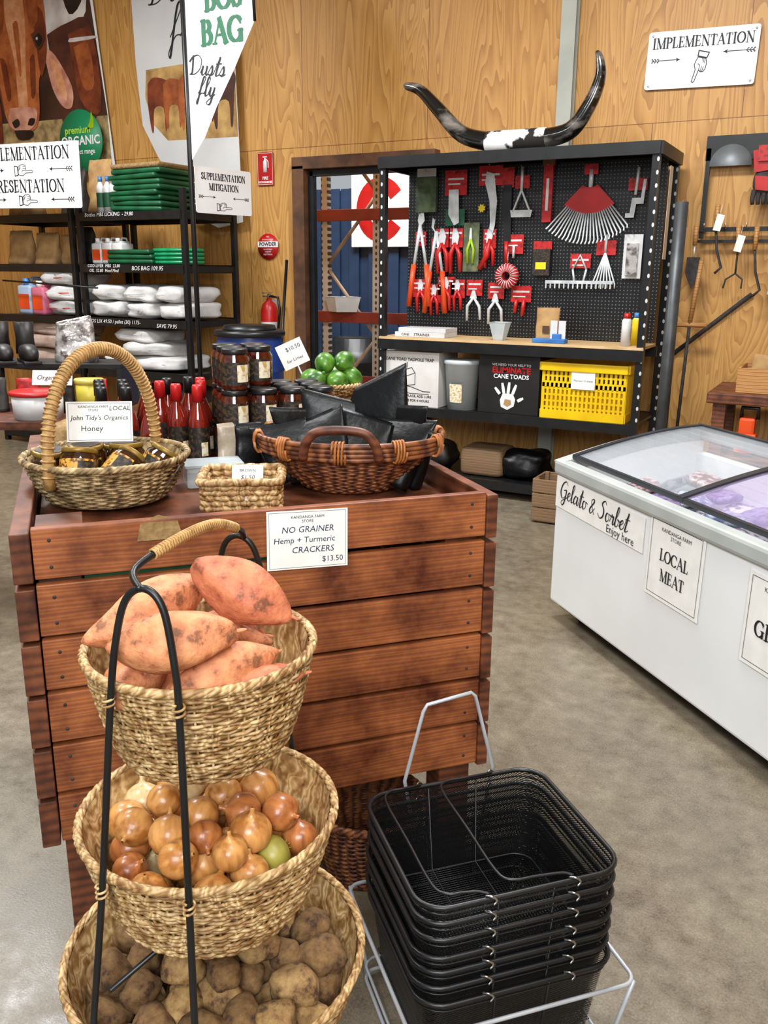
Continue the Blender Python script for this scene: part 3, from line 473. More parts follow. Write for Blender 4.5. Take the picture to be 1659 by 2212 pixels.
# horns
g=E('mounted_bull_horns','polished black bull horns joined by spotted cowhide centre','horns',T(-2.30,6.28,2.475))
hr=sm_path([(.18,0,.078),(.38,0,.12),(.5,0,.265),(.565,0,.43),(.555,0,.55),(.53,0,.6)]);n=len(hr)
B().tube(hr,[.06*(1-(i/(n-1)))**.7+.008 for i in range(n)],14).obj('horn',m_horn,g)
hl=sm_path([(-.18,0,.078),(-.42,0,.145),(-.62,0,.33),(-.76,0,.46),(-.87,0,.50),(-.9,0,.5)]);n=len(hl)
B().tube(hl,[.06*(1-(i/(n-1)))**.7+.008 for i in range(n)],14).obj('horn',m_horn,g)
B().tube([(x,0,.078) for x in (-.23,-.22,-.1,0,.1,.21,.22)],[.062,.075,.076,.073,.076,.075,.062],18).obj('hide_wrap',m_hide,g)
# tools on the board (cm, hang point origin)
PB=6.49
def HT(name,label,x,z,parts,cat='garden tool'):
    g=E(name,label,cat,T(x,PB-.012,z),'tools on the pegboard')
    B().tube([(0,.01,.0),(0,-.05,.0),(0,-.055,.01)],.0025,5).obj('hook',m_chrome,g)
    for nm,mt,pr in parts:
        for q in pr:
            w=B();k=q[0]
            if k=='p': w.prism([(a/100,b/100) for a,b in q[1]],q[2]/100,0,-(q[3] if len(q)>3 else 3)/100)
            elif k=='t': w.tube([(a/100,-(q[3] if len(q)>3 else 2.5)/100,b/100) for a,b in q[1]],[r/100 for r in q[2]] if isinstance(q[2],list) else q[2]/100,8)
            elif k=='b': w.box([c/100 for c in q[1]],[c/100 for c in q[2]],b=.002)
            w.obj(nm,mt,g)
    return g
def rc(x0,z0,x1,z1): return [(x0,z0),(x1,z0),(x1,z1),(x0,z1)]
def cardp(w_,z0,z1,mt=None): return ('card',mt or m_card,[('p',[(-w_/2,z0),(w_/2,z0),(w_/2,z1),(-w_/2,z1)],.15,1.2)])
def strp(w_,z0): return ('card_print',m_pcan,[('p',rc(-w_/2+1,z0+1,w_/2-1,z0+2.4),.05,1.3),('p',rc(-w_/2+1,z0-2.4,w_/2-4,z0-1.4),.05,1.3)])
rk=E('leaf_rake','fan leaf rake head with red hub and silver tines','rake',T(-1.80,PB-.03,2.36),'tools on the pegboard')
for i in range(23):
    a=math.radians(-40+80*i/22);sx_,cz=sin(a),cos(a);t=((.1*sx_,0,-.06-.1*cz),(.44*sx_,-.02,-.04-.44*cz),(.455*sx_,-.055,-.05-.455*cz));B().tube(t,.0062,5).obj('tine',m_steel,rk)
B().prism([(.075*sin(math.radians(a)),-.06-.06*cos(math.radians(a))) for a in range(-45,46,9)]+[(.27*sin(math.radians(a)),-.05-.245*cos(math.radians(a))) for a in range(42,-43,-7)],.012,0,-.014).obj('hub',m_red,rk)
B().cyl((0,0,-.12),(0,0,.0),.016).obj('socket',m_steel,rk);B().box((0,-.01,.0),(.1,.002,.07)).obj('card',m_card,rk)
def lopper(x,z,s):
    HT('lopping_shears','long loppers with silver arms and orange red grips',x,z,[('blade',m_steel,[('p',[(-1,0),(3*s,2),(4*s,-5),(0,-10),(-2,-5)],.4)]),('arm',m_steel,[('t',[(0,-8),(-5,-40)],1.3),('t',[(0,-8),(6,-40)],1.3)]),('grip',m_orange,[('t',[(-5,-38),(-9,-70)],2.2),('t',[(6,-38),(9,-70)],2.2)]),cardp(9,-24,-13),strp(9,-18)])
lopper(-3.13,2.09,1);lopper(-2.99,2.04,-1)
HT('camouflage_pouch','green camouflage gear in clear hanging pack',-3.08,2.4,[('pack',mat('camo','#4a5a38','#23301c',14,.5),[('b',(0,-2,-17),(17,4,26))]),('card',m_pcan,[('p',rc(-8,-4,8,2),.15)])])
HT('pruning_saw_pack','pruning tool on a red and green hanging card',-2.84,2.38,[cardp(18,-16,2),strp(15,-6),('blade',m_steel,[('p',[(-5,-12),(3,-12),(4,-36),(0,-38),(-5,-30)],.5)]),('sleeve',m_greent,[('p',rc(-8,-38,8,-26),.2,1.4)])])
HT('curved_saw','curved pruning saw blade on red card',-2.56,2.42,[cardp(19,-14,0),strp(16,-8),('blade',m_steel,[('p',[(-3,-4),(3,-6),(6,-25),(5,-42),(2,-55),(0,-56),(1,-40),(0,-25),(-4,-12)],.4,2)]),('handle',m_red,[('t',[(2,-52),(0,-64),(-6,-74)],[1.5,2.2,2],3)]),('sticker',m_yel,[('p',[(-6+3.5*(1 if k%2 else .6)*cos(k*pi/8),-30+3.5*(1 if k%2 else .6)*sin(k*pi/8)) for k in range(16)],.1,2.2)])])
HT('folding_saw','red handled folding saw hanging on card',-2.42,2.38,[cardp(9,-12,2),('sleeve',m_black,[('p',[(-3,-10),(3,-10),(4,-50),(-2,-52)],.8,2)]),('handle',m_red,[('t',[(1,-50),(2,-66)],[1.6,1.8],3)])])
HT('hand_hoe','small silver hand tool with triangular head',-2.31,2.4,[cardp(11,-15,-6),('shaft',m_steel,[('t',[(0,0),(0,-16)],1.1),('t',[(0,-16),(-6,-31)],.8),('t',[(0,-16),(7,-31)],.8)]),('head',m_steel,[('p',[(-8,-30),(9,-30),(8,-35),(-7,-35)],.6)])])
HT('stake_bundle','tall narrow red wrapped bundle of plant stakes',-2.11,2.4,[('wrap',m_card,[('b',(0,-2,-18),(7,3,42))]),('header',m_rust,[('b',(0,-2,4),(9,3.2,8))]),('label',m_pcan,[('b',(0,-3.6,-20),(2,.2,22))])])
HT('hand_cultivator','silver hand cultivator with red tag',-1.47,2.36,[cardp(13,-15,-7),('shaft',m_steel,[('t',[(0,0),(-1,-18)],1)]),('head',m_steel,[('p',[(-7,-30),(-4,-30),(-3,-20),(3,-20),(4,-8),(6,-8),(5,-24),(0,-24),(-1,-33),(-7,-33)],.5)])])
def secat(x,z,lab,c,s=1,cw=0):
    HT('secateurs',lab,x,z,([cardp(cw,-14,0),strp(cw,-5)] if cw else [])+[('blade',m_steel,[('p',[(a*s,b*s) for a,b in [(-1,0),(1,0),(3,-5),(2,-10),(-2,-10),(-2,-5)]],.5)]),('handle',c,[('t',[(0,-9*s),(-3*s,-16*s),(-2.5*s,-28*s)],[1*s,1.7*s,1.2*s]),('t',[(0,-9*s),(3.5*s,-16*s),(4*s,-27*s)],[1*s,1.7*s,1.2*s])])])
secat(-2.94,1.98,'red handled garden shears on backing card',m_red,1.2,12);secat(-2.83,1.98,'red handled garden shears on backing card',m_red,1.2,12)
secat(-2.55,1.97,'red handled garden shears on backing card',m_red,1.0,10);secat(-2.90,1.62,'red handled secateurs hanging on card',m_red,.95,14);secat(-3.12,1.60,'red handled secateurs hanging on card',m_red,.9,14);secat(-3.0,1.56,'red secateurs hanging on card',m_red,.85,11);secat(-2.80,1.60,'red secateurs hanging on card',m_red,.85,12)
HT('snips_card','lime green snips sealed on a card',-2.70,2.02,[cardp(13,-36,0,mat('card_olive','#6d7550','#454c36',12,.5)),('handle',m_ygreen,[('t',[(0,-12),(-2.6,-20),(-2,-30)],1),('t',[(0,-12),(2.6,-20),(2,-30)],1)]),('blade',m_steel,[('p',[(-.6,-4),(.8,-4),(1.2,-13),(-1.2,-13)],.4)])])
HT('sprinkler_head','round red sprinkler wheel hanging on card',-2.35,1.93,[cardp(14,-14,0),strp(13,-6),('stem',m_steel,[('t',[(0,-8),(0,-17)],1)])])
g=E('wire_wheel_brush','round red and silver wheel hanging from hook','brush',T(-2.38,6.42,1.63),'tools on the pegboard')
B().lathe([(.03,-.03),(.085,-.03),(.092,0),(.085,.03),(.03,.03)],26,M=R(90,'X')).obj('wheel',mat('wheel_red','#c02428','#a81c20',30,.4),g);
w=B()
for k in range(22): a=2*pi*k/22;w.tube([(.035*cos(a),-.033,.035*sin(a)),(.083*cos(a),-.033,.083*sin(a)),(.094*cos(a),0,.094*sin(a))],.0028,5)
w.obj('wire_spokes',m_pcan,g);B().tube([(0,0,0),(0,.0,.2)],.003,5).obj('hook',m_chrome,g)
HT('tool_pack','yellow and red blister pack hanging on board',-2.13,1.88,[cardp(14,-6,0),('pack',m_lab,[('b',(0,-2,-15),(13,3,19))]),('sticker',m_yel,[('p',[(-4,-20),(4,-20),(4,-15),(-4,-15)],.1,4)])])
HT('bow_rake','wide steel bow rake head with red tag',-1.84,1.82,[cardp(15,-13,-3),strp(14,-9),('bracket',m_steel,[('t',[(-5,-14),(0,-4),(5,-14)],.8),('t',[(-5,-14),(-3,-24)],.8),('t',[(5,-14),(3,-24)],.8)]),('head',m_steel,[('b',(0,-3,-23),(50,1,2.4))]),('tooth',m_steel,[('b',(-24+3.4*i,-4,-25.5),(1,1,4)) for i in range(15)])])
HT('hand_fork_rake','small silver fan rake with red tag',-1.66,1.92,[cardp(14,-14,-4),('shaft',m_steel,[('t',[(0,0),(0,-12)],1)]),('tine',m_steel,[('t',[(0,-12),(-8+2.7*i,-34),(-8.5+2.8*i,-37)],.55) for i in range(7)])])
HT('plumbing_pack','white blister pack with small fitting',-1.47,1.92,[cardp(13,-30,0,m_pcan),('pack',m_silver,[('b',(0,-2,-17),(8,3,22))]),('fitting',m_lab,[('t',[(-2,-8),(2,-14)],1)])])
for x,z in ((-2.66,1.60),(-2.48,1.58)): HT('steel_secateurs','silver handled secateurs hanging with red card',x,z,[cardp(13,-12,0),strp(12,-5),('blade',m_steel,[('p',[(-1,-8),(1,-8),(3,-14),(-3,-14)],.5)]),('handle',m_steel,[('t',[(0,-13),(-5,-20),(-5,-31)],[1,1.3,1]),('t',[(0,-13),(5,-20),(6,-30)],[1,1.3,1])])])
HT('hose_fittings','bundle of red hose fittings on card',-2.28,1.56,[cardp(16,-12,0),strp(15,-6),('fitting',m_red,[('t',[(-3,-10),(-4,-20)],1.5),('t',[(3,-10),(2,-22)],1.5)])])
# bench items
g=E('flat_carton','flat white printed cartons lying on worktop','box',T(-2.95,6.22,1.173));B().box((0,0,.018),(.42,.24,.036),b=.002).box((.01,.01,.052),(.4,.22,.03),b=.002).obj('carton',m_pcan,g);text('STRAINER',.03,m_ink,g,.02,.018,-.122);text('CANE',.025,m_ink,g,-.12,.018,-.122)
g=E('paper_pouch','brown paper pouch with white window on worktop','paper bag',T(-1.98,6.22,1.173));B().pouch(.17,.08,.24,0,None,.002).obj('pouch',m_brownpaper,g);B().box((0,-.04,.09),(.05,.004,.05)).obj('label',m_rust,g)
g=E('clear_dispenser','clear plastic scoop tub on worktop','tub',T(-2.33,6.18,1.173));B().lathe([(0,0),(.05,0),(.09,.13),(.095,.13),(.085,.12),(.05,.01),(0,.01)],4,M=R(45,'Z')).obj('tub',m_clear,g,False)
g=E('blue_gauge_tool','light blue plastic tool with white card on worktop','tool',T(-1.93,6.13,1.173));B().box((0,0,.015),(.24,.09,.03),b=.006).box((.05,0,.045),(.06,.05,.04),b=.006).obj('body',m_lblue,g)
for x in (.02,.08): B().box((x,.02,.09),(.05,.01,.13)).obj('card',m_pcan,g)
for k,(x,y) in enumerate(((-1.40,6.15),(-1.36,6.28))):
    g=E('spray_can','yellow and white aerosol can on the bench end','spray can',T(x,y,1.173),'spray cans');B().lathe([(0,0),(.033,0),(.033,.17),(.02,.19),(0,.19)],16).obj('can',m_yel if k else m_pcan,g);B().lathe([(0,.18),(.024,.18),(.022,.22),(0,.22)],12).obj('cap',m_lblue if k else m_red,g)
# shelf boxes
g=E('carton','white cardboard carton with printed trap drawing and words','box',T(-3.03,6.28,.641));B().box((0,0,.21),(.5,.36,.42),b=.003).obj('carton',m_cardbox,g)
text('CANE TOAD TADPOLE TRAP',.032,m_ink,g,0,.36,-.182,bold=.0006);text('SECURE IN PLACE, ADD LURE',.026,m_ink,g,.02,.08,-.182,bold=.0005);text('AND LEAVE FOR 4 HOURS',.026,m_ink,g,.02,.045,-.182,bold=.0005)
w=B();w.ribbon([(-.17,.2),(-.1,.17),(.02,.15),(.12,.12),(.18,.12)],.005,-.182);w.ribbon([(-.16,.16),(0,.1),(.17,.1)],.004,-.182);w.ribbon([(-.1,.17),(-.1,.26),(.02,.3),(.05,.26),(.05,.17),(-.02,.16)],.005,-.182);w.ribbon([(-.1,.26),(-.03,.23),(.05,.26)],.004,-.182);w.ribbon([(-.03,.23),(-.02,.16)],.004,-.182);w.ribbon([(-.02,.3),(-.02,.34)],.006,-.182);w.obj('printed_drawing',m_ink,g)
text('CANE TOAD',.026,m_red,g,0,.36,0,M=T(.252,0,0)@R(90,'Z'))
g=E('plastic_bucket','translucent plastic bucket with lid and label on shelf','bucket',T(-2.62,6.19,.641));B().lathe([(0,0),(.11,0),(.135,.34),(.145,.345),(.145,.37),(.13,.375),(0,.375)],28).obj('bucket',mat('hdpe','#c2c9cc','#b0b8bb',3,.35),g)
B().lathe([(.129,.06),(.138,.2)],8,a0=-pi*.62,a1=-pi*.38).obj('label',m_labc,g)
g=E('carton','black carton with red words and white hand print','box',T(-2.22,6.3,.641));B().box((0,0,.22),(.47,.38,.44),b=.003).obj('carton',m_boxblack,g)
text('WE NEED YOUR HELP TO',.026,m_white,g,.02,.36,-.192);text('ELIMINATE',.062,m_red,g,.02,.32,-.192,bold=.0015);text('CANE TOADS',.044,m_white,g,.02,.275,-.192,bold=.001)
w=B();w.prism([(-.05,.05),(.0,.03),(.05,.06),(.06,.11),(.04,.15),(-.04,.15),(-.06,.1)],.0005,0,-.192)
for a,b,L in ((-40,-.05,.08),(-12,-.025,.1),(5,.0,.105),(20,.03,.095),(60,.06,.07)):
    M=T(b,0,.13 if a!=60 else .09)@R(a,'Y');w.prism([(-.011,.02),(.011,.02),(.012,L*.6),(.008,L),(-.008,L),(-.012,L*.6)],.0005,0,-.192,M)
w.obj('hand_print',m_white,g);B().prism([(-.03,.07),(0,.055),(.03,.075),(.025,.105),(-.02,.11)],.0005,0,-.194).obj('toad_print',m_brownpaper,g)
g=E('yellow_plastic_crate','bright yellow vented plastic crate with white label','crate',T(-1.66,6.3,.641));w=B();cw,chh,cdp=.62,.40,.40
w.box((0,0,.01),(cw-.04,cdp-.04,.02))
for s in (-1,1):
    w.box((0,s*cdp/2,chh-.03),(cw,.03,.06),b=.006);w.box((s*cw/2,0,chh-.03),(.03,cdp,.06),b=.006);w.box((0,s*(cdp/2-.01),.03),(cw-.02,.02,.06));w.box((s*(cw/2-.01),0,.03),(.02,cdp-.02,.06));w.box((0,s*(cdp/2-.012),.24),(cw-.02,.014,.03))
    for i in range(19): w.box((-cw/2+.02+i*(cw-.04)/18,s*(cdp/2-.012),.2),(.018,.014,.33))
    for j in range(6): w.box((0,s*(cdp/2-.014),.08+.045*j),(cw-.03,.01,.014))
    for i in range(13): w.box((s*(cw/2-.012),-cdp/2+.02+i*(cdp-.04)/12,.2),(.014,.018,.33))
w.obj('crate',m_yellow,g);B().box((0.0,-.206,.28),(.17,.004,.12)).obj('label',m_paper,g);text('Thermos 12 sheets',.018,m_blueink,g,0,.28,-.209,shear=.2)
B().box((0,-.0,.12),(.55,.34,.2),b=.02).obj('folded_contents',m_yellow,g)
for i,(x,mt,nm,lb) in enumerate(((-2.9,m_leather,'tool_bag','dark canvas tool bag on the bottom shelf'),(-2.45,m_oldwood,'timber_block','rough timber block on the bottom shelf'),(-2.15,m_foil,'black_sack','black plastic sack on the bottom shelf'),(-1.66,mat('denim','#3c5878','#22364f',12,.8,bump=.4),'blue_cloth','crumpled blue cloth on the bottom shelf'))):
    o=B().blob((.18,.16,.11),0,T(0,0,.11),.6 if i!=1 else .25,.25 if i!=1 else 0,14,24,i).obj(nm,mt,M=T(x,6.35,.121));tag(o,lb,'bag' if i!=1 else 'timber')
g=E('wooden_box','small rough timber box standing on concrete floor','crate',T(-1.64,5.70,0));w=B()
for k in range(3):
    for s in (-1,1): w.box((0,s*.13,.06+.1*k),(.34,.015,.09),b=.003);w.box((s*.17,0,.06+.1*k),(.015,.26,.09),b=.003)
w.box((0,0,.015),(.33,.25,.015));
for sx_ in (-1,1):
    for sy_ in (-1,1): w.box((sx_*.15,sy_*.11,.16),(.03,.03,.3))
w.obj('boards',m_oldwood,g)
o=B().cyl((0,0,0),(0,0,2.07),.038,n=18).obj('steel_pole',mat('dark_steel','#4a4d4e','#3a3c3e',10,.45,.4),M=T(-1.03,5.72,0));tag(o,'dark grey round steel pole standing on floor','pole')
# right wall tools
g=E('tool_rail_board','black metal tool rails mounted on plywood wall','tool rack',T(-1.1,6.84,0));B().box((.7,0,2.5),(1.4,.03,.16)).box((.7,-.02,1.96),(1.4,.03,.03)).box((.02,0,2.2),(.03,.03,.6)).box((.7,-.02,1.88),(1.4,.015,.02)).obj('rail',m_black,g)
for i in range(9): B().tube([(.05+.14*i,-.03,1.97),(.05+.14*i,-.1,1.96),(.05+.14*i,-.11,2.0)],.004,5).obj('hook',m_chrome,g)
o=B().lathe([(0,0),(.14,0),(.14,.003),(0,.003)],24,M=R(90,'X'),a0=0,a1=pi).obj('saw_disc',mat('disc_grey','#7d8184','#6a6e70',6,.45,.3),M=T(-.93,6.82,2.38));tag(o,'half round steel plate on tool board','tool')
def swt(g,x,y,z): B().box((0,0,0),(.05,.003,.11)).obj('swing_tag',m_paper,g,M=T(x,y,z)@R(12,'Y'));B().tube([(x,y,z+.05),(x+.01,y+.02,z+.12)],.0015,4).obj('tag_string',m_paper,g)
g=E('work_gloves','pair of red and grey work gloves hung on tool board','gloves',T(-.70,6.76,2.46));B().prism([(-.08,0),(.06,.02),(.08,-.12),(-.06,-.14)],.03,0,-.03).obj('cuff',m_red,g)
w=B();w.blob((.065,.03,.08),0,T(0,0,-.2),.8)
for i in range(4): w.tube([(-.05+.032*i,0,-.25),(-.055+.035*i,-.01,-.31),(-.05+.034*i,-.01,-.345)],[.017,.016,.012],8)
w.tube([(.06,0,-.18),(.1,-.01,-.24)],[.018,.014],8);w.obj('fingers',m_glove,g);B().box((-.0,-.05,-.02),(.09,.004,.1)).obj('card',m_card,g);B().prism([(-.05,-.16),(.05,-.17),(.04,-.26),(-.04,-.25)],.004,0,-.036).obj('palm_print',m_red,g);B().tube([(0,0,.0),(0,.06,.02)],.004,5).obj('hook',m_chrome,g)
def gt(name,lab,x,z,fn,tg=True):
    g=E(name,lab,'garden tool',T(x,6.74,z),'tools on the wall rail');fn(g)
    if tg: swt(g,.02,-.03,-.12)
    return g
def trowel(g): B().tube([(0,0,0),(0,0,-.14)],[.018,.015],8).obj('handle',m_boxwood,g);B().tube([(0,0,-.14),(0,0,-.22)],.007,6).obj('neck',m_steel,g);B().prism([(-.045,-.22),(.045,-.22),(.05,-.33),(0,-.44),(-.05,-.33)],.006,0,-.003).obj('blade',m_glove,g)
def fork(g): B().tube([(0,0,0),(.01,0,-.16)],[.018,.015],8).obj('handle',m_boxwood,g);B().tube([(.01,0,-.16),(.01,0,-.32)],.007,6).tube([(.01,0,-.32),(-.05,0,-.36),(-.06,-.02,-.42)],.006,6).tube([(.01,0,-.32),(.06,0,-.36),(.06,-.02,-.42)],.006,6).obj('head',m_glove,g)
def weeder(g): B().tube([(0,0,0),(0,0,-.15)],[.017,.015],8).obj('handle',m_boxwood,g);B().tube([(0,0,-.15),(.02,0,-.3),(.06,0,-.42),(.02,0,-.46)],.009,6).obj('blade',m_glove,g)
gt('hand_trowel','garden trowel with wooden handle',-1.1,1.99,trowel,False);gt('hand_weeder','hand weeder with wooden handle and white tag',-.97,2.12,weeder);gt('hand_fork','garden fork with wooden handle and white tag',-.82,1.98,fork);gt('hand_weeder','curved hand weeder hanging from rail',-.7,1.97,weeder,False)
g=E('digging_fork','wooden handled digging tool leaning on plywood wall','garden tool',T(-1.08,6.72,0));B().tube([(0,0,1.3),(.04,0,1.75)],.016,8).tube([(-.11,0,1.3),(.12,0,1.3)],.018,8).obj('handle',m_boxwood,g)
B().tube([(0,0,1.3),(-.02,0,.4)],.012,6).obj('shaft',m_glove,g);B().prism([(-.1,.4),(.08,.4),(.07,.1),(-.01,0),(-.09,.1)],.008).obj('blade',m_glove,g)
o=B().tube([(-1.22,6.883,1.06),(-.7,6.883,1.52)],.016,8).obj('metal_bar',m_glove);tag(o,'dark metal bar fixed diagonally against the wall','bar')
g=E('timber_table','thick timber slab table by the plywood wall','table',T(-.82,6.05,0));B().box((.7,.35,.87),(1.4,.7,.07),b=.01).obj('table_top',m_slatd,g);B().box((.7,.3,.47),(1.36,.6,.04),b=.005).obj('shelf',m_slatd,g)
for x in (.08,1.3):
    for y in (.08,.6): B().box((x,y,.42),(.08,.08,.83)).obj('leg',m_slatd,g)
g=E('timber_tray','light timber open tray holding paper packets on table','tray',T(-.35,6.35,.906));w=B()
for s in (-1,1): w.box((0,s*.2,.08),(.6,.016,.16),b=.002);w.box((s*.3,0,.08),(.016,.4,.16),b=.002)
w.box((0,0,.01),(.6,.4,.015));w.obj('tray',m_boxwood,g)
for k in range(4):
    o=B().pouch(.12,.05,.22,0,None,.002,k).obj('paper_packet',m_brownpaper,M=T(-.55+.13*k,6.3,.925)@R(8,'Y'));tag(o,'brown paper packet standing in timber tray','packet','paper packets in the tray')
g=E('orange_power_tool','orange and black power tool on lower table shelf','power tool',T(-.56,6.14,.491));B().box((0,0,.09),(.14,.1,.14),b=.03).box((0,0,.2),(.1,.08,.12),b=.02).obj('body',m_orange,g);B().tube([(-.04,0,.25),(-.04,0,.32),(.06,0,.32),(.06,0,.25)],.014,8).obj('handle',m_black,g);B().box((.0,0,.02),(.12,.08,.04),b=.01).obj('guide',m_black,g)
g=E('display_stand','grey metal pedestal stand carrying a basket','stand',T(-.42,6.66,.906));B().box((0,0,.01),(.2,.16,.02)).cyl((0,0,0),(0,0,.62),.045).cyl((0,0,.3),(0,0,.4),.06).box((0,0,.63),(.3,.26,.02)).obj('pedestal',m_greytrim,g)
# ---------- baskets
def weave(w,prof,rows,stakes,tr,amp,sx=1,sy=1,m=0,seg=4,n=5,jit=0):
    N=stakes*seg
    for i in range(rows):
        r,z=prof((i+.5)/rows);P=[]
        for k in range(N):
            a=2*pi*k/N;rr=r+amp*cos(stakes*a/2+i*pi);P.append((rr*cos(a)*sx,rr*sin(a)*sy,z+jit*sin(a*3+i*1.3)))
        w.tube(P,tr*(1+.12*sin(i*2.3)),n,True,m)
    for j in range(stakes):
        a=2*pi*j/stakes;w.tube([((prof(t/6)[0])*cos(a)*sx,(prof(t/6)[0])*sin(a)*sy,prof(t/6)[1]) for t in range(7)],tr*.75,n,False,m)
def rimb(w,r,z,tr,turns,sx=1,sy=1,m=0,k=2):
    for q in range(k):
        w.tube([((r+tr*.8*cos(turns*a+2*pi*q/k))*cos(a)*sx,(r+tr*.8*cos(turns*a+2*pi*q/k))*sin(a)*sy,z+tr*.8*sin(turns*a+2*pi*q/k)) for a in [2*pi*i/160 for i in range(160)]],tr,6,True,m)
CX,CY=-.28,1.235
st=E('tiered_basket_stand','black iron three tier stand with tan wicker baskets','basket stand',FN@T(CX,CY,0))
def tier(R0,R1,z0,z1,rows,stk,tr,cy=0):
    g=E('basket','round woven wicker basket of the stand','x',T(0,cy,0));del g['category'];g.parent=st;g.matrix_basis=T(0,cy,0)
    w=B();pf=lambda t:(R1+(R0-R1)*(t**.6),z1+(z0-z1)*t);weave(w,pf,rows,stk,tr,tr*1.0,jit=.002)
    w.lathe([(0,z1),(R1,z1),(R1,z1+.004),(0,z1+.004)],24);w.lathe([(R1-.006,z1),(pf(.5)[0]-.006,pf(.5)[1]),(R0-.006,z0)],32);w.obj('woven_body',m_wick,g)
    w=B();rimb(w,R0+.001,z0,.0042,16,k=4);w.obj('rim',m_wick,g);return g
tier(.171,.118,1.10,.93,33,44,.0028);tier(.202,.132,.81,.64,32,48,.0030);tier(.246,.16,.545,.36,33,54,.0032)
def pt(phi,r,z): p=math.radians(phi);return (r*sin(p),-r*cos(p),z)
w=B()
fl=[pt(-33,.345,0),pt(-32,.272,.5),pt(-31,.223,.8),pt(-28,.19,1.08),pt(-24,.182,1.18),pt(-19,.175,1.235),pt(-10,.172,1.25),pt(-2,.178,1.225),pt(2,.188,1.15),pt(3,.192,1.08),pt(4,.223,.8),pt(5,.272,.5),pt(6,.345,0)]
w.tube(sm_path(fl),.0052,8);rl=[(-x,-y,z-.03 if z>1.1 else z) for x,y,z in fl];w.tube(sm_path(rl),.0052,8)
hpth=[pt(-12,.175,1.25),(-.055,-.125,1.262),(-.015,-.05,1.280),(.02,.04,1.277),(.045,.12,1.245),pt(165,.172,1.218)]
w.tube(sm_path(hpth),.0052,8)
w.tube([pt(4,.272,.5),pt(175,.272,.5)],.004,6);w.tube([pt(-32,.223,.628),pt(148,.223,.628)],.004,6)
w.obj('iron_frame',m_black,st)
hp=sm_path(hpth)[9:24];w=B();w.tube(hp,.0068,10)
for a,b in zip(hp[:-1],hp[1:]):
    for t in (0,.33,.66): c=a.lerp(b,t);d=(b-a).normalized();u=d.cross(V((0,0,1))).normalized();v=d.cross(u);w.tube([c+(u*cos(q)+v*sin(q))*.0072 for q in [2*pi*k/8 for k in range(8)]],.002,4,True)
w.obj('cane_grip',m_cane,st)
for ph,r,z in ((-29,.19,1.085),(3,.193,1.085),(-31,.223,.8),(4,.223,.8)):
    x,y,zz=pt(ph,r,z);w=B();w.tube(sm_path([(x+.008*cos(a*.9),y+.008*sin(a*.9),zz-.010+.0012*a) for a in range(0,20,1)],2),.002,5);w.obj('cane_tie',m_wick,st)
# produce
def sp(x,y,z,L,d,rz,ry,seed,mt=None,rx=0):
    w=B();w.blob((L/2,d/2,d/2*.94),0,None,1,.15,20,30,seed,.38,9);w.blob((.012,.003,.003),0,T(L/2*.98,0,0),1,0,6,8);o=w.obj('sweet_potato',mt or m_sweet)
    o.matrix_basis=FN@T(x,y,z)@R(rz,'Z')@R(ry,'Y')@R(rx,'X');tag(o,'orange pink sweet potato piled in top wicker basket','sweet potato','sweet potatoes in the basket')
sp(-.220,1.27,1.172,.182,.096,-12,24,1,m_sweet2);sp(-.295,1.125,1.150,.192,.094,8,-7,2);sp(-.36,1.25,1.145,.20,.086,42,-14,3,m_sweet)
sp(-.228,1.15,1.095,.165,.076,32,-6,4);sp(-.18,1.16,1.072,.145,.06,25,0,5,m_sweet2);sp(-.27,1.25,1.09,.18,.08,20,5,6);sp(-.36,1.16,1.075,.15,.08,80,0,7);sp(-.26,1.32,1.08,.15,.08,-10,0,8,m_sweet2);sp(-.30,1.22,1.02,.17,.09,60,0,9);sp(-.2,1.22,1.01,.16,.085,100,0,10)
def packd(n,rad,cx,cy,z,dmin,seed):
    random.seed(seed);o=[];t=0
    while len(o)<n and t<9000:
        t+=1;a=random.uniform(0,2*pi);r=rad*math.sqrt(random.random());x,y=cx+r*cos(a),cy+r*sin(a)
        if all((x-p)**2+(y-q)**2>dmin**2 for p,q in o): o.append((x,y))
    return [(x,y,z+random.uniform(-.005,.005)) for x,y in o]
def onion(mt,sq):
    w=B();w.lathe([(0,-.030*sq),(.010,-.030*sq),(.022,-.025*sq),(.031,-.013*sq),(.034,.0),(.032,.012*sq),(.026,.022*sq),(.015,.029*sq),(.006,.033*sq),(.0035,.039*sq),(.004,.045*sq),(.002,.047*sq)],28)
    for i,v in enumerate(w.v):
        a=math.atan2(v.y,v.x);q=1+.03*sin(2*a+sq*9)+.015*sin(9*a)*(1-min(1,abs(v.z)/.04));v.x*=q;v.y*=q
    rd=random.Random(sq)
    for k in range(6): a=rd.uniform(0,6.28);w.tube([(.004*cos(a),.004*sin(a),-.029*sq),(.009*cos(a),.009*sin(a),-.036*sq)],.0007,4)
    return w.obj('onion',mt)
ov=[onion(m_onion,1.0),onion(m_onion3,.96),onion(m_onion,1.04),onion(m_onion2,1.0),onion(m_ongr,.95)]
allp=packd(14,.12,CX,CY,.705,.055,3)+packd(22,.155,CX-.01,CY,.757,.052,5)+packd(15,.12,CX+.0,CY+.0,.80,.054,8);used=set()
for i,(x,y,z) in enumerate(allp):
    k=4 if i in (16,23) else (3 if i in (6,21,33,40) else i%3)
    b=ov[k]
    if k in used: o=b.copy();S.collection.objects.link(o)
    else: o=b;used.add(k)
    s=random.uniform(.8,1.04);o.matrix_basis=FN@T(x,y,z)@R(random.uniform(0,360),'Z')@R(random.uniform(-110,110),'X')@Matrix.Scale(s,4);tag(o,('golden brown onion piled in middle wicker basket','copper brown onion piled in middle wicker basket','golden brown onion piled in middle wicker basket','pale skinned onion piled in middle wicker basket','greenish onion piled in middle wicker basket')[k],'onion','onions in the basket')
pv=[]
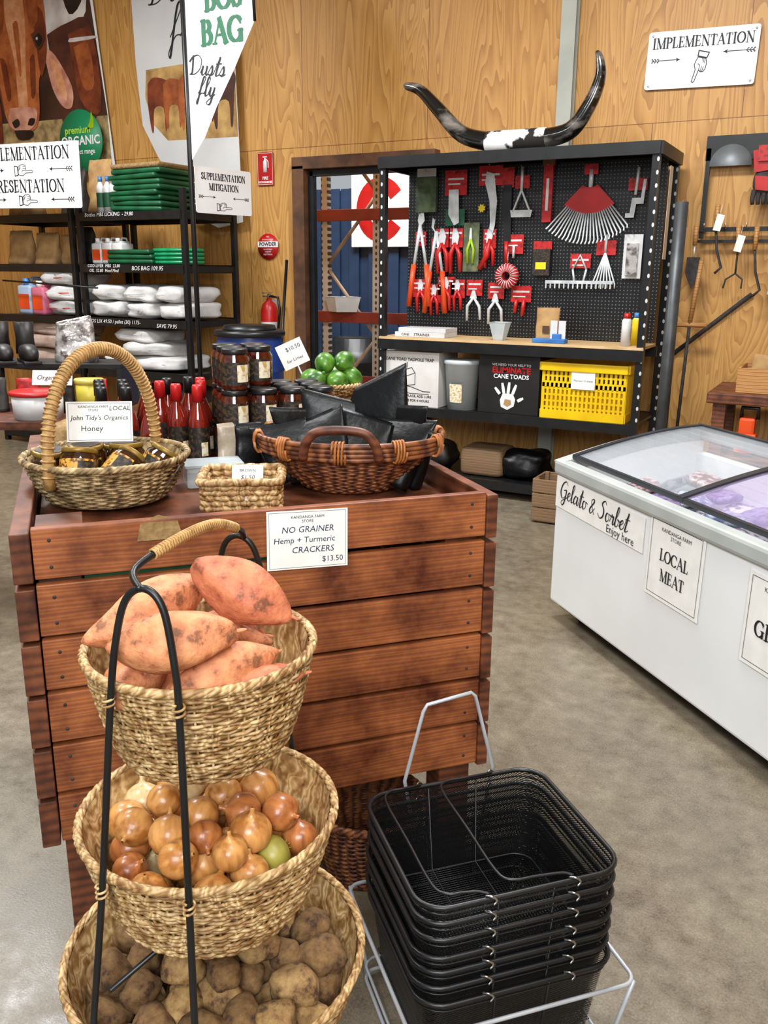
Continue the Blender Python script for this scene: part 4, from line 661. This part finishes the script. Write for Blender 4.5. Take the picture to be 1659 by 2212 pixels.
for k in range(4):
    w=B();w.blob((.041-.002*k,.030,.027),0,None,.95,.18,14,20,k*3+1,.1,11);pv.append(w.obj('potato',m_pot if k%2==0 else m_potd))
allp=packd(20,.15,CX,CY,.42,.058,13)+packd(28,.19,CX,CY,.468,.056,15)+packd(24,.18,CX,CY,.512,.058,18)+packd(8,.10,CX,CY,.545,.062,21)
for i,(x,y,z) in enumerate(allp):
    b=pv[i%4]
    if i<4: o=b
    else: o=b.copy();S.collection.objects.link(o)
    o.matrix_basis=FN@T(x,y,z)@R(random.uniform(0,360),'Z')@R(random.uniform(-35,35),'X')@Matrix.Scale(random.uniform(.85,1.2),4);tag(o,'earthy brown potato piled in bottom wicker basket','potato','potatoes in the basket')
# ---------- timber display crate
g=E('slatted_timber_crate','orange brown stained slatted timber display crate on legs','crate',FC);CW,CD=1.13,1.2
def slats(face):
    w=B()
    for i in range(6):
        z=.36+.129*i+.0595;hh=.118 if i<5 else .113
        if face=='f': w.box((CW/2+.002,.013,z),(CW-.066,.024,hh),b=.003)
        if face=='b': w.box((CW/2,CD-.013,z),(CW-.08,.024,hh),b=.003)
        if face=='l': w.box((.012,CD/2,z-.006),(.040,CD+.01,hh),b=.003)
        if face=='r': w.box((CW-.016,CD/2,z-.006),(.030,CD+.01,hh),b=.003)
        if face=='f':
            for x in (.07,CW-.07):
                for dz in (-.03,.03): w.cyl((x,.002,z+dz),(x,-.0008,z+dz),.004,n=8,m=1)
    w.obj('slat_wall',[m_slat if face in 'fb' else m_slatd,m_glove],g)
for f in 'fblr': slats(f)
for x in (.085,CW-.085):
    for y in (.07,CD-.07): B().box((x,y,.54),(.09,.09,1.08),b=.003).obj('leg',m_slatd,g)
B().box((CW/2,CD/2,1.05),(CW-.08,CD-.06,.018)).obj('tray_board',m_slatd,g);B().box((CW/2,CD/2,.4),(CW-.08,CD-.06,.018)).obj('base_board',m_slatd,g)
B().box((.36,.03,1.0),(.45,.008,.05)).obj('green_strip',m_green,g)
B().box((.09,.1,1.085),(.1,.16,.04)).obj('inner_ledge',m_slatd,g)
TZ=1.06
g=E('price_card','white handwritten cracker price card pinned to timber slat','sign',FC@T(.635,-.006,1.045)@R(1.5,'Y')@R(-4,'X'));B().box((0,0,0),(.195,.0015,.14)).obj('card',m_paper,g)
w=B();w.ribbon([(-.092,-.066),(.092,-.066),(.092,.066),(-.092,.066),(-.092,-.066)],.0008,-.0012);w.obj('border',m_blueink,g)
text('KANDANGA FARM',.0095,m_ink,g,0,.054,-.0015);text('STORE',.0095,m_ink,g,0,.044,-.0015);text('NO GRAINER',.021,m_blueink,g,0,.024,-.0015,shear=.15);text('Hemp + Turmeric',.020,m_blueink,g,-.008,-.001,-.0015,shear=.1);text('CRACKERS',.021,m_blueink,g,.012,-.025,-.0015,shear=.15);text('$13.50',.019,m_blueink,g,.06,-.05,-.0015)
# honey basket
HB=FC@T(.212,.455,TZ+.012)
hb=E('handled_wicker_basket','oval tan wicker basket with tall wrapped arch handle','basket',HB@R(46,'Z'))
w=B();weave(w,lambda t:(.15+.055*t**.7,.005+.105*t),18,40,.0034,.0038);w.lathe([(0,0),(.15,0),(.15,.008),(0,.008)],24);w.lathe([(.143,0),(.195,.11)],28);w.obj('woven_body',m_wickg,hb);w=B();rimb(w,.208,.112,.0052,22,k=4);w.obj('rim',m_wickg,hb)
ap=[(.203*cos(a),0,.06+.325*max(sin(a),0)**.75) for a in [pi*i/36 for i in range(37)]];B().tube(ap,.0145,12).obj('handle',m_cane,hb)
w=B()
for i in range(1,72):
    a=pi*i/72;p=(.203*cos(a),0,.06+.325*max(sin(a),0)**.75);t=V((-.203*sin(a),0,.25*cos(a))).normalized();u=V((0,1,0));b=t.cross(u)
    w.tube([V(p)+(u*cos(q)+b*sin(q))*.0155 for q in [2*pi*k/10 for k in range(10)]],.0032,4,True)
w.obj('cane_wrap',m_cane,hb)
def jarobj(lidm,bodym,labm,nm,lab,cat='jar',r=.04,hh=.1,grp='jars'):
    g=E(nm,lab,cat,I,grp);B().lathe([(0,0),(r*.92,0),(r,.006),(r,hh*.75),(r*.84,hh*.85),(r*.84,hh*.88)],24).obj('glass',bodym,g)
    B().lathe([(0,hh*.86),(r*.9,hh*.86),(r*.93,hh*.9),(r*.93,hh*.98),(r*.88,hh),(0,hh)],24).obj('lid',lidm,g)
    B().lathe([(r+.0008,hh*.12),(r+.0008,hh*.68)],16,a0=-pi*.95,a1=-pi*.15).obj('label',labm,g)
    B().lathe([(r+.0012,hh*.2),(r+.0012,hh*.62)],6,a0=-pi*.42,a1=-pi*.14).obj('label_panel',m_labc if labm is m_lab else m_lab,g)
    if labm is m_laby: B().prism([(.0+.8*r*cos(a),.0+.8*r*sin(a)) for a in [2*pi*k/6 for k in range(6)]],.0005,0,0,T(0,0,hh+.001)@R(90,'X')).obj('lid_print',m_lab,g)
    return g
hj=jarobj(m_gold,m_honey,m_laby,'honey_jar','dark honey jar with gold lid in handled basket',grp='honey jars',r=.047,hh=.092);first=True
for x,y,z,rz,rx in ((-.125,-.06,.045,25,6),(-.04,-.115,.055,0,-20),(.045,-.105,.06,-35,-52),(.125,-.055,.055,-60,-35),(-.045,-.01,.05,0,4),(.055,.0,.05,20,-6),(-.09,.08,.03,0,5),(.0,.1,.04,0,8)):
    M=HB@R(-19,'Z')@T(x,y,z)@R(rz,'Z')@R(rx,'X')
    if first: hj.matrix_basis=M;first=False
    else: dup(hj,M)
g=E('price_card','white handwritten honey price card standing in basket','sign',HB@T(-.01,.02,.195)@R(-12,'Z')@R(-12,'X'));B().box((0,0,0),(.168,.0015,.105)).obj('card',m_paper,g)
B().ribbon([(-.079,-.048),(.079,-.048),(.079,.048),(-.079,.048),(-.079,-.048)],.0008,-.0012).obj('border',m_blueink,g)
text('KANDANGA FARM',.009,m_ink,g,-.015,.039,-.0015);text('STORE',.0085,m_ink,g,-.015,.030,-.0015);text('LOCAL',.017,m_ink,g,.052,.034,-.0015,shear=.1);text("John Tidy's Organics",.0175,m_ink,g,0,.010,-.0015,shear=.15);text('Honey',.021,m_ink,g,-.02,-.018,-.0015,shear=.05)
# square basket
g=E('square_woven_basket','square water hyacinth woven basket with low sides','basket',FC@T(.53,.24,TZ+.012)@R(-14,'Z'));w=B()
def flatweave(w,hx,hy,z0,z1,rows,th):
    for i in range(rows):
        z=z0+(z1-z0)*(i+.5)/rows;base_=rrect(hx,hy,.015,z,3);P=[];L=len(base_)
        for q in range(L):
            a=V(base_[q]);b=V(base_[(q+1)%L]);m_=max(1,int((b-a).length/.0085))
            for k in range(m_): P.append(a.lerp(b,k/m_))
        P=[p+(V((p.x,p.y,0)).normalized())*.004*(1 if ((j//2)+i)%2 else -1) for j,p in enumerate(P)];w.tube(P,th,5,True)
flatweave(w,.093,.082,.008,.074,5,.0075);w.box((0,0,.006),(.17,.15,.01));w.obj('woven_body',m_wick,g)
w=B();flatweave(w,.099,.088,.074,.09,1,.0095);w.obj('rim',m_wick,g)
for i,(x,y) in enumerate(((.49,.19),(.53,.18),(.565,.20),(.50,.235),(.57,.245))):
    o=B().lathe([(0,0),(.012,.001),(.02,.01),(.019,.02),(.01,.03),(.003,.036),(.002,.05)],14).obj('garlic_bulb',m_labc if i==9 else mat('garlic_white','#e8e2d4','#cfc4b4',40,.6) if i==0 else bpy.data.materials['garlic_white'],M=FC@T(x,y,TZ+.045)@R(40*i,'X'));tag(o,'pale garlic bulb lying in square basket','garlic','garlic in the square basket')
g=E('price_card','small white handwritten card in square basket','sign',FC@T(.55,.275,TZ+.085)@R(-18,'Z')@R(-25,'X'));B().box((0,0,0),(.08,.0015,.05)).obj('card',m_paper,g);text('BROWN',.011,m_ink,g,0,.010,-.0018);text('$1.50',.016,m_ink,g,0,-.008,-.0018,shear=.2)
# bowl basket
BX,BY=.865,.40
bb=E('bowl_basket','wide dark cane bowl basket with two wooden handles','basket',FC@T(BX,BY,TZ+.002)@R(-24,'Z'))
w=B();weave(w,lambda t:(.11+.12*t**.75,.004+.13*t),22,48,.0038,.0036,1.08,.88);w.lathe([(0,0),(.11,0),(.11,.008),(0,.008)],28,sx=1.08,sy=.88);w.lathe([(.102,0),(.17,.05),(.223,.13)],32,sx=1.08,sy=.88);w.obj('woven_body',m_wickd,bb)
w=B()
for k in range(4): w.tube(circ(.231+.003*k,72,.117+.0125*k,1.08,.88),.0075,8,True)
w.obj('rim',m_wickd,bb)
for k in range(10):
    a=2*pi*k/10+.3;c=V((.238*cos(a)*1.08,.238*sin(a)*.88,.137));n_=V((cos(a),sin(a),0));tt=V((-sin(a),cos(a),0));P=[]
    for j in range(41):
        q=2*pi*j/10;P.append(c+tt*(.009*(j/10-2))+n_*.014*cos(q)+V((0,0,1))*.030*sin(q))
    B().tube(P,.0036,5).obj('cane_binding',m_caneo,bb)
for s in (-1,1):
    P_=sm_path([(-.1,s*.2,.12),(-.088,s*.212,.165),(-.05,s*.218,.195),(.05,s*.218,.195),(.088,s*.212,.165),(.1,s*.2,.12)]);B().tube(P_,.0125,10).obj('handle',m_slatd,bb)
for i,(x,y,z,rz,ry,rx,s,tw,sl) in enumerate(((-.13,-.02,.05,14,-26,-14,1.0,.95,-.15),(-.07,-.06,.05,-4,-14,-24,1.1,.95,.1),(.01,-.065,.05,-14,2,-26,1.15,.95,-.1),(.085,-.04,.05,-28,18,-20,1.1,.95,.2),(.14,.02,.05,-46,24,-4,1.0,.95,.1),(-.02,.03,.06,4,-8,-6,1.25,.9,-.2),(.045,.045,.08,-12,8,-2,1.5,.55,.35),(.10,.06,.06,-35,18,4,1.2,.9,.2),(-.10,.06,.06,22,-18,4,1.1,.9,-.2))):
    o=B().pouch(.165*s,.06,.165*s,0,None,.0,i*3+1,tw,14,36,True,0,sl,.0045).obj('black_foil_pouch',m_foil,M=bb.matrix_basis@T(x,y,z-.015)@R(rz,'Z')@R(ry,'Y')@R(rx,'X'));tag(o,'glossy black foil pouch piled in bowl basket','pouch','black pouches in the bowl basket')
# chutney jars
cj=jarobj(m_black,m_jar,m_lab,'chutney_jar','dark chutney jar with black lid in stacked display',grp='stacked chutney jars',r=.043,hh=.122);first=True
for t in range(3):
    for j in range(3):
        for i in range(4 if t<2 else 2):
            if t==2 and j==0 and i==1: continue
            M=FC@T(.60+.09*i+.004*t,.74+.09*j,TZ+.1225*t)@R(random.uniform(-25,5),'Z')
            if first: cj.matrix_basis=M;first=False
            else: dup(cj,M)
# bottles
def sauceb(capm,nm,lab):
    g=E('sauce_bottle',lab,'bottle',I,'sauce bottles');B().lathe([(0,0),(.027,0),(.03,.005),(.03,.13),(.024,.155),(.0125,.185),(.012,.2)],20).obj('glass',m_sauce,g)
    B().lathe([(0,.238),(.013,.238),(.0155,.232),(.016,.19),(.0135,.19)],16).obj('cap',capm,g);B().lathe([(.0307,.025),(.0307,.118)],12,a0=-pi*.9,a1=-pi*.1).obj('label',m_lab,g);B().lathe([(.0311,.035),(.0311,.075)],6,a0=-pi*.42,a1=-pi*.2).obj('label_panel',m_labc,g);return g
s1=sauceb(m_red,'r','red sauce bottle with red cap and dark label');s2=sauceb(m_black,'b','dark red sauce bottle with black cap');f1=f2=True
for x,y in ((.345,.66),(.44,.84),(.525,.90),(.50,.80),(.40,.93),(.535,.99)):
    M=FC@T(x,y,TZ)@R(random.uniform(-20,10),'Z')@Matrix.Scale(1.07,4)
    if f1: s1.matrix_basis=M;f1=False
    else: dup(s1,M)
for j in range(3):
    for i in range(1,6):
        if (i>=3 and j==0) or (j==1 and i in(4,5)): continue
        M=FC@T(.15+.07*i,.80+.1*j+.02*(i%2),TZ)@R(random.uniform(-20,10),'Z')@Matrix.Scale(1.07,4)
        if f2: s2.matrix_basis=M;f2=False
        else: dup(s2,M)
o=B().pouch(.07,.05,.15,0,None,.003,2).obj('clear_pouch',mat('pouch_beige','#c0b09a','#8c7c68',18,.3,bump=.3),M=FC@T(.575,.70,TZ));tag(o,'small clear pouch of beige crackers beside bottles','pouch')
o=B().pouch(.08,.05,.16,0,None,.003,5).obj('black_pouch',m_foil,M=FC@T(.62,.62,TZ));tag(o,'small black pouch beside the jars','pouch')
g=E('plastic_dish','clear plastic lidded dish beside bottles on tray','dish',FC@T(.50,.55,TZ));B().box((0,0,.03),(.16,.1,.06),b=.012).obj('dish',m_clear,g);B().box((0,0,.064),(.166,.106,.008),b=.003).obj('lid',m_clear,g)
# limes
g=E('wooden_riser','small timber riser box carrying lime basket','box',FC@T(.99,1.05,TZ));B().box((0,0,.085),(.2,.2,.17),b=.003).obj('box',m_oldwood,g)
g=E('small_lime_basket','small shallow tan wicker basket holding limes','basket',FC@T(.99,1.05,TZ+.171));w=B();weave(w,lambda t:(.075+.03*t,.004+.035*t),6,24,.004,.005);w.lathe([(0,0),(.075,0),(.075,.006),(0,.006)],20);w.obj('woven_body',m_wick,g);w=B();rimb(w,.107,.041,.005,20);w.obj('rim',m_wick,g)
lm=B().blob((.043,.036,.036),0,None,1,.02,12,18,1,.15).blob((.008,.006,.006),0,T(.042,0,0)).obj('lime',m_lime);f=True
for x,y,z in ((-.06,-.045,.055),(.01,-.07,.055),(.075,-.03,.06),(-.055,.035,.055),(.03,.06,.06),(-.02,-.02,.115),(.05,-.02,.118),(.09,.045,.06)):
    M=FC@T(.99+x,1.05+y,TZ+.171+z)@R(random.uniform(0,360),'Z')@R(random.uniform(-60,60),'Y')
    if f: o=lm;f=False
    else: o=lm.copy();S.collection.objects.link(o)
    o.matrix_basis=M;tag(o,'glossy green lime piled in small basket','lime','limes in the small basket')
g=E('price_card','white handwritten card tilted behind the jars','sign',FC@T(.88,1.13,TZ+.31)@R(-10,'Z')@R(-24,'Y')@R(-10,'X'));B().box((0,0,0),(.095,.0015,.09)).obj('card',m_paper,g);text('$10.50',.02,m_blueink,g,.01,.02,-.0015);text('for Limes',.016,m_blueink,g,0,-.02,-.0015,shear=.2)
B().tube([(0,.006,-.29),(0,.006,0)],.003,6).obj('card_stem',m_steel,g)
# burlap
o=B().blob((.10,.07,.06),0,T(0,0,.06),.6,.25,12,20,4).obj('burlap_sack',m_burlap,M=FC@T(.15,1.05,TZ));tag(o,'crumpled brown burlap sack in crate corner','sack')
o=B().prism([(-.05,0),(.05,.0),(.04,.04),(0,.055),(-.04,.04)],.004).obj('burlap_scrap',m_burlap,M=FC@T(.30,.0,1.075)@R(-10,'X')@T(0,-.006,0));tag(o,'frayed burlap scrap hanging over timber slat','cloth')
# ---------- table behind with tubs
g=E('display_table','dark display table carrying tubs and boots','table',FN@T(-1.75,4.45,0));B().box((0,0,.93),(1.3,.7,.04),b=.004).obj('table_top',m_slatd,g)
for x in (-.6,.6):
    for y in (-.3,.3): B().box((x,y,.455),(.06,.06,.91)).obj('leg',m_slatd,g)
g=E('shelf_riser','low black riser shelf on the display table','shelf',FN@T(-1.8,4.62,.951));B().box((0,0,.225),(.9,.3,.02)).box((-.44,0,.11),(.02,.3,.215)).box((.44,0,.11),(.02,.3,.215)).obj('riser',m_black,g)
def tub(x,y,z,r,hh,bm_,lm_,lab):
    g=E('plastic_tub',lab,'tub',FN@T(x,y,z),'tubs on the table');B().lathe([(0,0),(r*.92,0),(r*.97,hh*.9),(0,hh*.9)],28).obj('body',bm_,g);B().lathe([(r*.95,hh*.86),(r*1.04,hh*.86),(r*1.04,hh*.98),(r,hh),(0,hh)],28).obj('lid',lm_,g)
tub(-1.70,4.25,.951,.125,.13,m_pcan,m_red,'white plastic tub with bright red lid');tub(-1.50,4.42,.951,.07,.17,mat('bucket_yellow','#cdbd42','#b5a536',5,.4),mat('bucket_lid','#d8cc60','#c4b650',5,.4),'yellow plastic bucket on the display table')
for dx in (0,.13,.26):
    g=E('work_boot','dark brown leather work boot on riser shelf','boot',FN@T(-2.12+dx,4.58,1.187)@R(-60,'Z'),'work boots');B().blob((.13,.045,.05),0,T(.03,0,.045),.8,.05).tube([(-.05,0,.04),(-.05,0,.12),(-.055,0,.2)],[.05,.045,.05],14).obj('upper',m_leather,g);B().box((.03,0,.006),(.27,.085,.018),b=.006).obj('sole',m_black,g)
o=B().pouch(.22,.12,.22,0,None,.004,4,.8,14,30,True,0,.1,.008).obj('clear_packet',m_silver,M=FN@T(-1.62,4.62,1.187)@R(10,'Z'));tag(o,'crinkled clear plastic packet with dark contents on riser','packet')
for i in range(5):
    o=B().pouch(.12,.07,.17,0,None,.003,i).obj('dark_packet',m_dkbag if i%2 else m_card,M=FN@T(-2.15+.17*i,4.42,.951));tag(o,'dark printed packet standing on display table','packet','packets on the display table')
g=E('price_card','white curled handwritten paper on the display table','sign',FN@T(-1.66,4.36,1.13)@R(-20,'X'));B().box((0,0,0),(.2,.002,.075)).obj('card',m_paper,g);text('Organic $8',.034,m_ink,g,0,0,-.003,shear=.2)
# ---------- freezer
g=E('chest_freezer','white glass top chest freezer with grey rim and paper notices','freezer',FF);FL,FD=2.5,.78
zt=lambda y:.80+.13*math.sin(min(1,y/FD)*pi/2)
B().box((FL/2,FD/2,.09),(FL-.06,FD-.08,.06)).obj('plinth',m_black,g)
for x in (.12,FL-.12):
    for y in (.12,FD-.12): B().cyl((x,y-.015,.03),(x,y+.015,.03),.03,n=14).obj('castor',m_black,g)
w=B();w.box((FL/2,.02,.42),(FL,.04,.66),b=.012);w.box((FL/2,FD-.02,.45),(FL,.04,.72),b=.012);w.box((FL/2,FD/2,.12),(FL-.02,FD-.02,.04))
for x in (0,FL-.04):
    pts=[(0.005,.1),(FD-.005,.1)]+[(FD*k/8*.99+.004,zt(FD*k/8)-.04) for k in range(8,-1,-1)];w.prism(pts,.04,0,0,T(x,0,0)@R(90,'Z')@Matrix.Diagonal((1,-1,1,1)))
w.obj('cabinet',m_white,g)
w=B();w.box((FL/2,.02,.765),(FL+.02,.07,.065),b=.014);w.box((FL/2,FD-.012,zt(FD)-.03),(FL+.02,.05,.06),b=.012)
for x in (0.015,FL-.015):
    for k in range(8):
        y0,y1=FD*k/8,FD*(k+1)/8;a=math.degrees(math.atan2(zt(y1)-zt(y0),y1-y0));w.box((0,0,0),(.07,(y1-y0)*1.12,.06),b=.004,M=T(x,(y0+y1)/2,(zt(y0)+zt(y1))/2-.035)@R(a,'X'))
w.obj('rim',m_greytrim,g)
def strip(w,x0,x1,ya,yb,dz=0,th=.012,n=10,m=0):
    for k in range(n):
        y0,y1=ya+(yb-ya)*k/n,ya+(yb-ya)*(k+1)/n
        w.add([(x0,y0,zt(y0)+dz),(x1,y0,zt(y0)+dz),(x1,y1,zt(y1)+dz),(x0,y1,zt(y1)+dz),(x0,y0,zt(y0)+dz+th),(x1,y0,zt(y0)+dz+th),(x1,y1,zt(y1)+dz+th),(x0,y1,zt(y1)+dz+th)],[[0,1,2,3],[4,5,6,7],[0,1,5,4],[3,2,6,7],[0,3,7,4],[1,2,6,5]],m)
w=B();strip(w,.045,.075,.05,FD-.03,.0,.016);strip(w,.865,.90,.05,FD-.03,.0,.018);strip(w,1.66,1.69,.05,FD-.03,0,.018);strip(w,FL-.07,FL-.03,.05,FD-.03,0,.016);w.box((FL/2,.062,.817),(FL-.08,.022,.022),b=.004);w.box((FL/2,FD-.04,zt(FD)+.006),(FL-.08,.025,.022),b=.004);w.obj('lid_frame',m_frame,g)
w=B();strip(w,.075,.865,.07,FD-.05,.006,.004);w.obj('glass_lid',m_glass,g);w=B();strip(w,.90,1.66,.07,FD-.05,.006,.004);w.obj('glass_lid',m_glassp,g);w=B();strip(w,1.69,FL-.07,.07,FD-.05,.006,.004);w.obj('glass_lid',m_glass,g)
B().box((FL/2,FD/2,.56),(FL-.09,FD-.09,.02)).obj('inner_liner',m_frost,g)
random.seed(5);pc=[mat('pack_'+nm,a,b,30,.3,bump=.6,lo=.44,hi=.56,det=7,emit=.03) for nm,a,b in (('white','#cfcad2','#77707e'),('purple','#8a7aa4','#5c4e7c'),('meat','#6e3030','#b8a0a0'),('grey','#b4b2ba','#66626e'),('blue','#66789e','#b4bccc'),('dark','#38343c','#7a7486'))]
for i in range(64):
    a,b=i%16,i//16
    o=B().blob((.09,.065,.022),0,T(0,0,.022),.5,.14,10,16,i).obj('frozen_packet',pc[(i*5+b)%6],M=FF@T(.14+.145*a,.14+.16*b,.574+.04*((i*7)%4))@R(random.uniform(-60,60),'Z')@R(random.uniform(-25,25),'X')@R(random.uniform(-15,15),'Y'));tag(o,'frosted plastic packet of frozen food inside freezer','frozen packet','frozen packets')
def note(x,z,w_,hh,lab,ry=0,y=-.004): 
    q=E('notice',lab,'sign',FF@T(x,y,z)@R(ry,'Y'));B().box((0,0,0),(w_,.002,hh)).obj('sheet',m_paper,q);return q
q=note(.38,.645,.74,.15,'long white banner with script lettering taped on freezer',1);ctext('Gelato & Sorbet',.085,m_ink,q,-.04,.012,-.0025,.07);text('Enjoy here',.05,m_ink,q,.2,-.05,-.0025)
q=note(.96,.58,.34,.33,'white laminated paper notice taped on freezer side',1);text('KANDANGA FARM',.022,m_ink,q,0,.12,-.0025);text('STORE',.022,m_ink,q,0,.098,-.0025);stext('LOCAL',.046,m_ink,q,0,.02,-.0025,th=1.1);stext('MEAT',.046,m_ink,q,0,-.06,-.0025,th=1.1);B().ribbon([(-.155,-.15),(.155,-.15),(.155,.15),(-.155,.15),(-.155,-.15)],.002,-.0022).obj('border',m_ink,q)
q=note(1.54,.54,.34,.33,'white laminated paper notice taped on freezer side',1);text('KANDANGA FARM',.022,m_ink,q,0,.12,-.0025);text('STORE',.022,m_ink,q,0,.098,-.0025);stext('GELATO',.055,m_ink,q,.015,-.02,-.0025,th=1.2);B().ribbon([(-.155,-.15),(.155,-.15),(.155,.15),(-.155,.15),(-.155,-.15)],.002,-.0022).obj('border',m_ink,q)
# ---------- shopping baskets
SB=FN@T(.2245,1.615,0)@R(18,'Z');AX,AY=.218,.196
def shopb():
    g=E('shopping_basket','black wire mesh shopping basket with chrome clips in stack','basket',I,'stacked shopping baskets')
    w=B();rings=[rrect(AX-.004,AY-.004,.055,0),rrect(AX-.03,AY-.03,.045,-.21)];n=len(rings[0])
    mid=[[tuple(V(a).lerp(V(b),t)) for a,b in zip(*rings)] for t in (0,.33,.66,1)];vs=[p for r in mid for p in r];fs=[]
    for i in range(3):
        for k in range(n): fs.append([i*n+k,i*n+(k+1)%n,(i+1)*n+(k+1)%n,(i+1)*n+k])
    w.add(vs,fs,0,True);w.obj('mesh_wall',m_mesh,g)
    w=B();gx,gy=AX-.032,AY-.032
    for k in range(-26,27): x=gx*k/26;w.tube([(x,-gy,-.21),(x,gy,-.21)],.0011,4)
    for k in range(-24,25): y=gy*k/24;w.tube([(-gx,y,-.21),(gx,y,-.21)],.0011,4)
    w.tube(rrect(AX-.029,AY-.029,.045,-.21),.003,6,True)
    for s in (-1,1): w.tube([(s*.06,-AY+.004,-.005),(s*.055,-AY+.03,-.21),(s*.055,AY-.03,-.21),(s*.06,AY-.004,-.005)],.0022,6)
    w.obj('base',m_black,g)
    w=B();w.tube(rrect(AX,AY,.06,0),.0056,8,True);w.tube(rrect(AX-.002,AY-.002,.06,-.016),.0018,6,True);w.obj('rim',m_black,g)
    return g
def handl(g,x0,x1):
    Y=AY-.004;B().tube(sm_path([(x0,Y,.008),(x0-.02,Y-.008,.012),((x0+x1)/2,Y-.012,.014),(x1+.02,Y-.016,.015),(x1,Y-.05,.015),(x1,0,.015),(x1,-Y+.05,.015),(x1+.02,-Y+.016,.015),((x0+x1)/2,-Y+.012,.014),(x0-.02,-Y+.008,.012),(x0,-Y,.008)],4),.0032,7).obj('handle',m_black,g)
def clips(g):
    for s in (-1,1):
        for x in (-.08,.1): B().tube(sm_path([(x-.010,s*(AY-.004),.006),(x,s*(AY+.005),.009),(x+.010,s*(AY+.007),0),(x+.003,s*(AY+.008),-.008)],4),.0025,7).obj('clip',m_chrome,g)
b0=shopb();handl(b0,-.08,-.18);handl(b0,.1,-.045);clips(b0);b0.matrix_basis=SB@T(0,0,.50)
b1=shopb();clips(b1)
for k in range(1,7):
    M=SB@T(random.uniform(-.004,.004),random.uniform(-.004,.004),.50-.037*k)
    if k==1: b1.matrix_basis=M
    else: dup(b1,M)
g=E('wire_basket_stand','light grey wire stand holding stack of shopping baskets','stand',SB);w=B();w.tube(rrect(.245,.23,.03,.245),.0045,8,True);w.tube(rrect(.215,.2,.03,.015),.0045,8,True);w.tube(rrect(.215,.2,.03,.05),.0035,8,True)
for sx_ in (-1,1):
    for sy_ in (-1,1): w.tube([(sx_*.24,sy_*.225,.245),(sx_*.21,sy_*.195,.05),(sx_*.21,sy_*.195,.006)],.0045,8)
w.tube([(-.06,.23,.245),(-.105,.23,.5),(-.06,.235,.67),(-.05,.237,.685),(.06,.237,.70),(.07,.235,.69),(.12,.23,.5),(.08,.23,.245)],.0045,8)
for x in (-.07,.07): w.tube([(x,-.2,.05),(x,.2,.05)],.0035,6)
w.obj('wire_frame',m_wire,g)
g=E('floor_wicker_basket','dark wicker basket standing on floor beside crate','basket',FN@T(-.04,2.16,0));w=B();weave(w,lambda t:(.12+.04*t,.01+.2*t),26,34,.0046,.0046);w.lathe([(0,.0),(.12,0),(.12,.01),(0,.01)],24);w.lathe([(.114,0),(.154,.21)],24);w.obj('woven_body',m_wickd,g);w=B();rimb(w,.162,.212,.007,24);w.obj('rim',m_wickd,g)
g=E('small_wicker_basket','small tan wicker basket on grey pedestal','basket',T(-.42,6.66,1.548));w=B();weave(w,lambda t:(.11+.04*t,.005+.1*t),11,26,.005,.006);w.lathe([(0,0),(.11,0),(.11,.008),(0,.008)],20);w.obj('woven_body',m_wick,g);w=B();rimb(w,.152,.11,.008,22);w.obj('rim',m_wick,g)
bpy.context.view_layer.update()
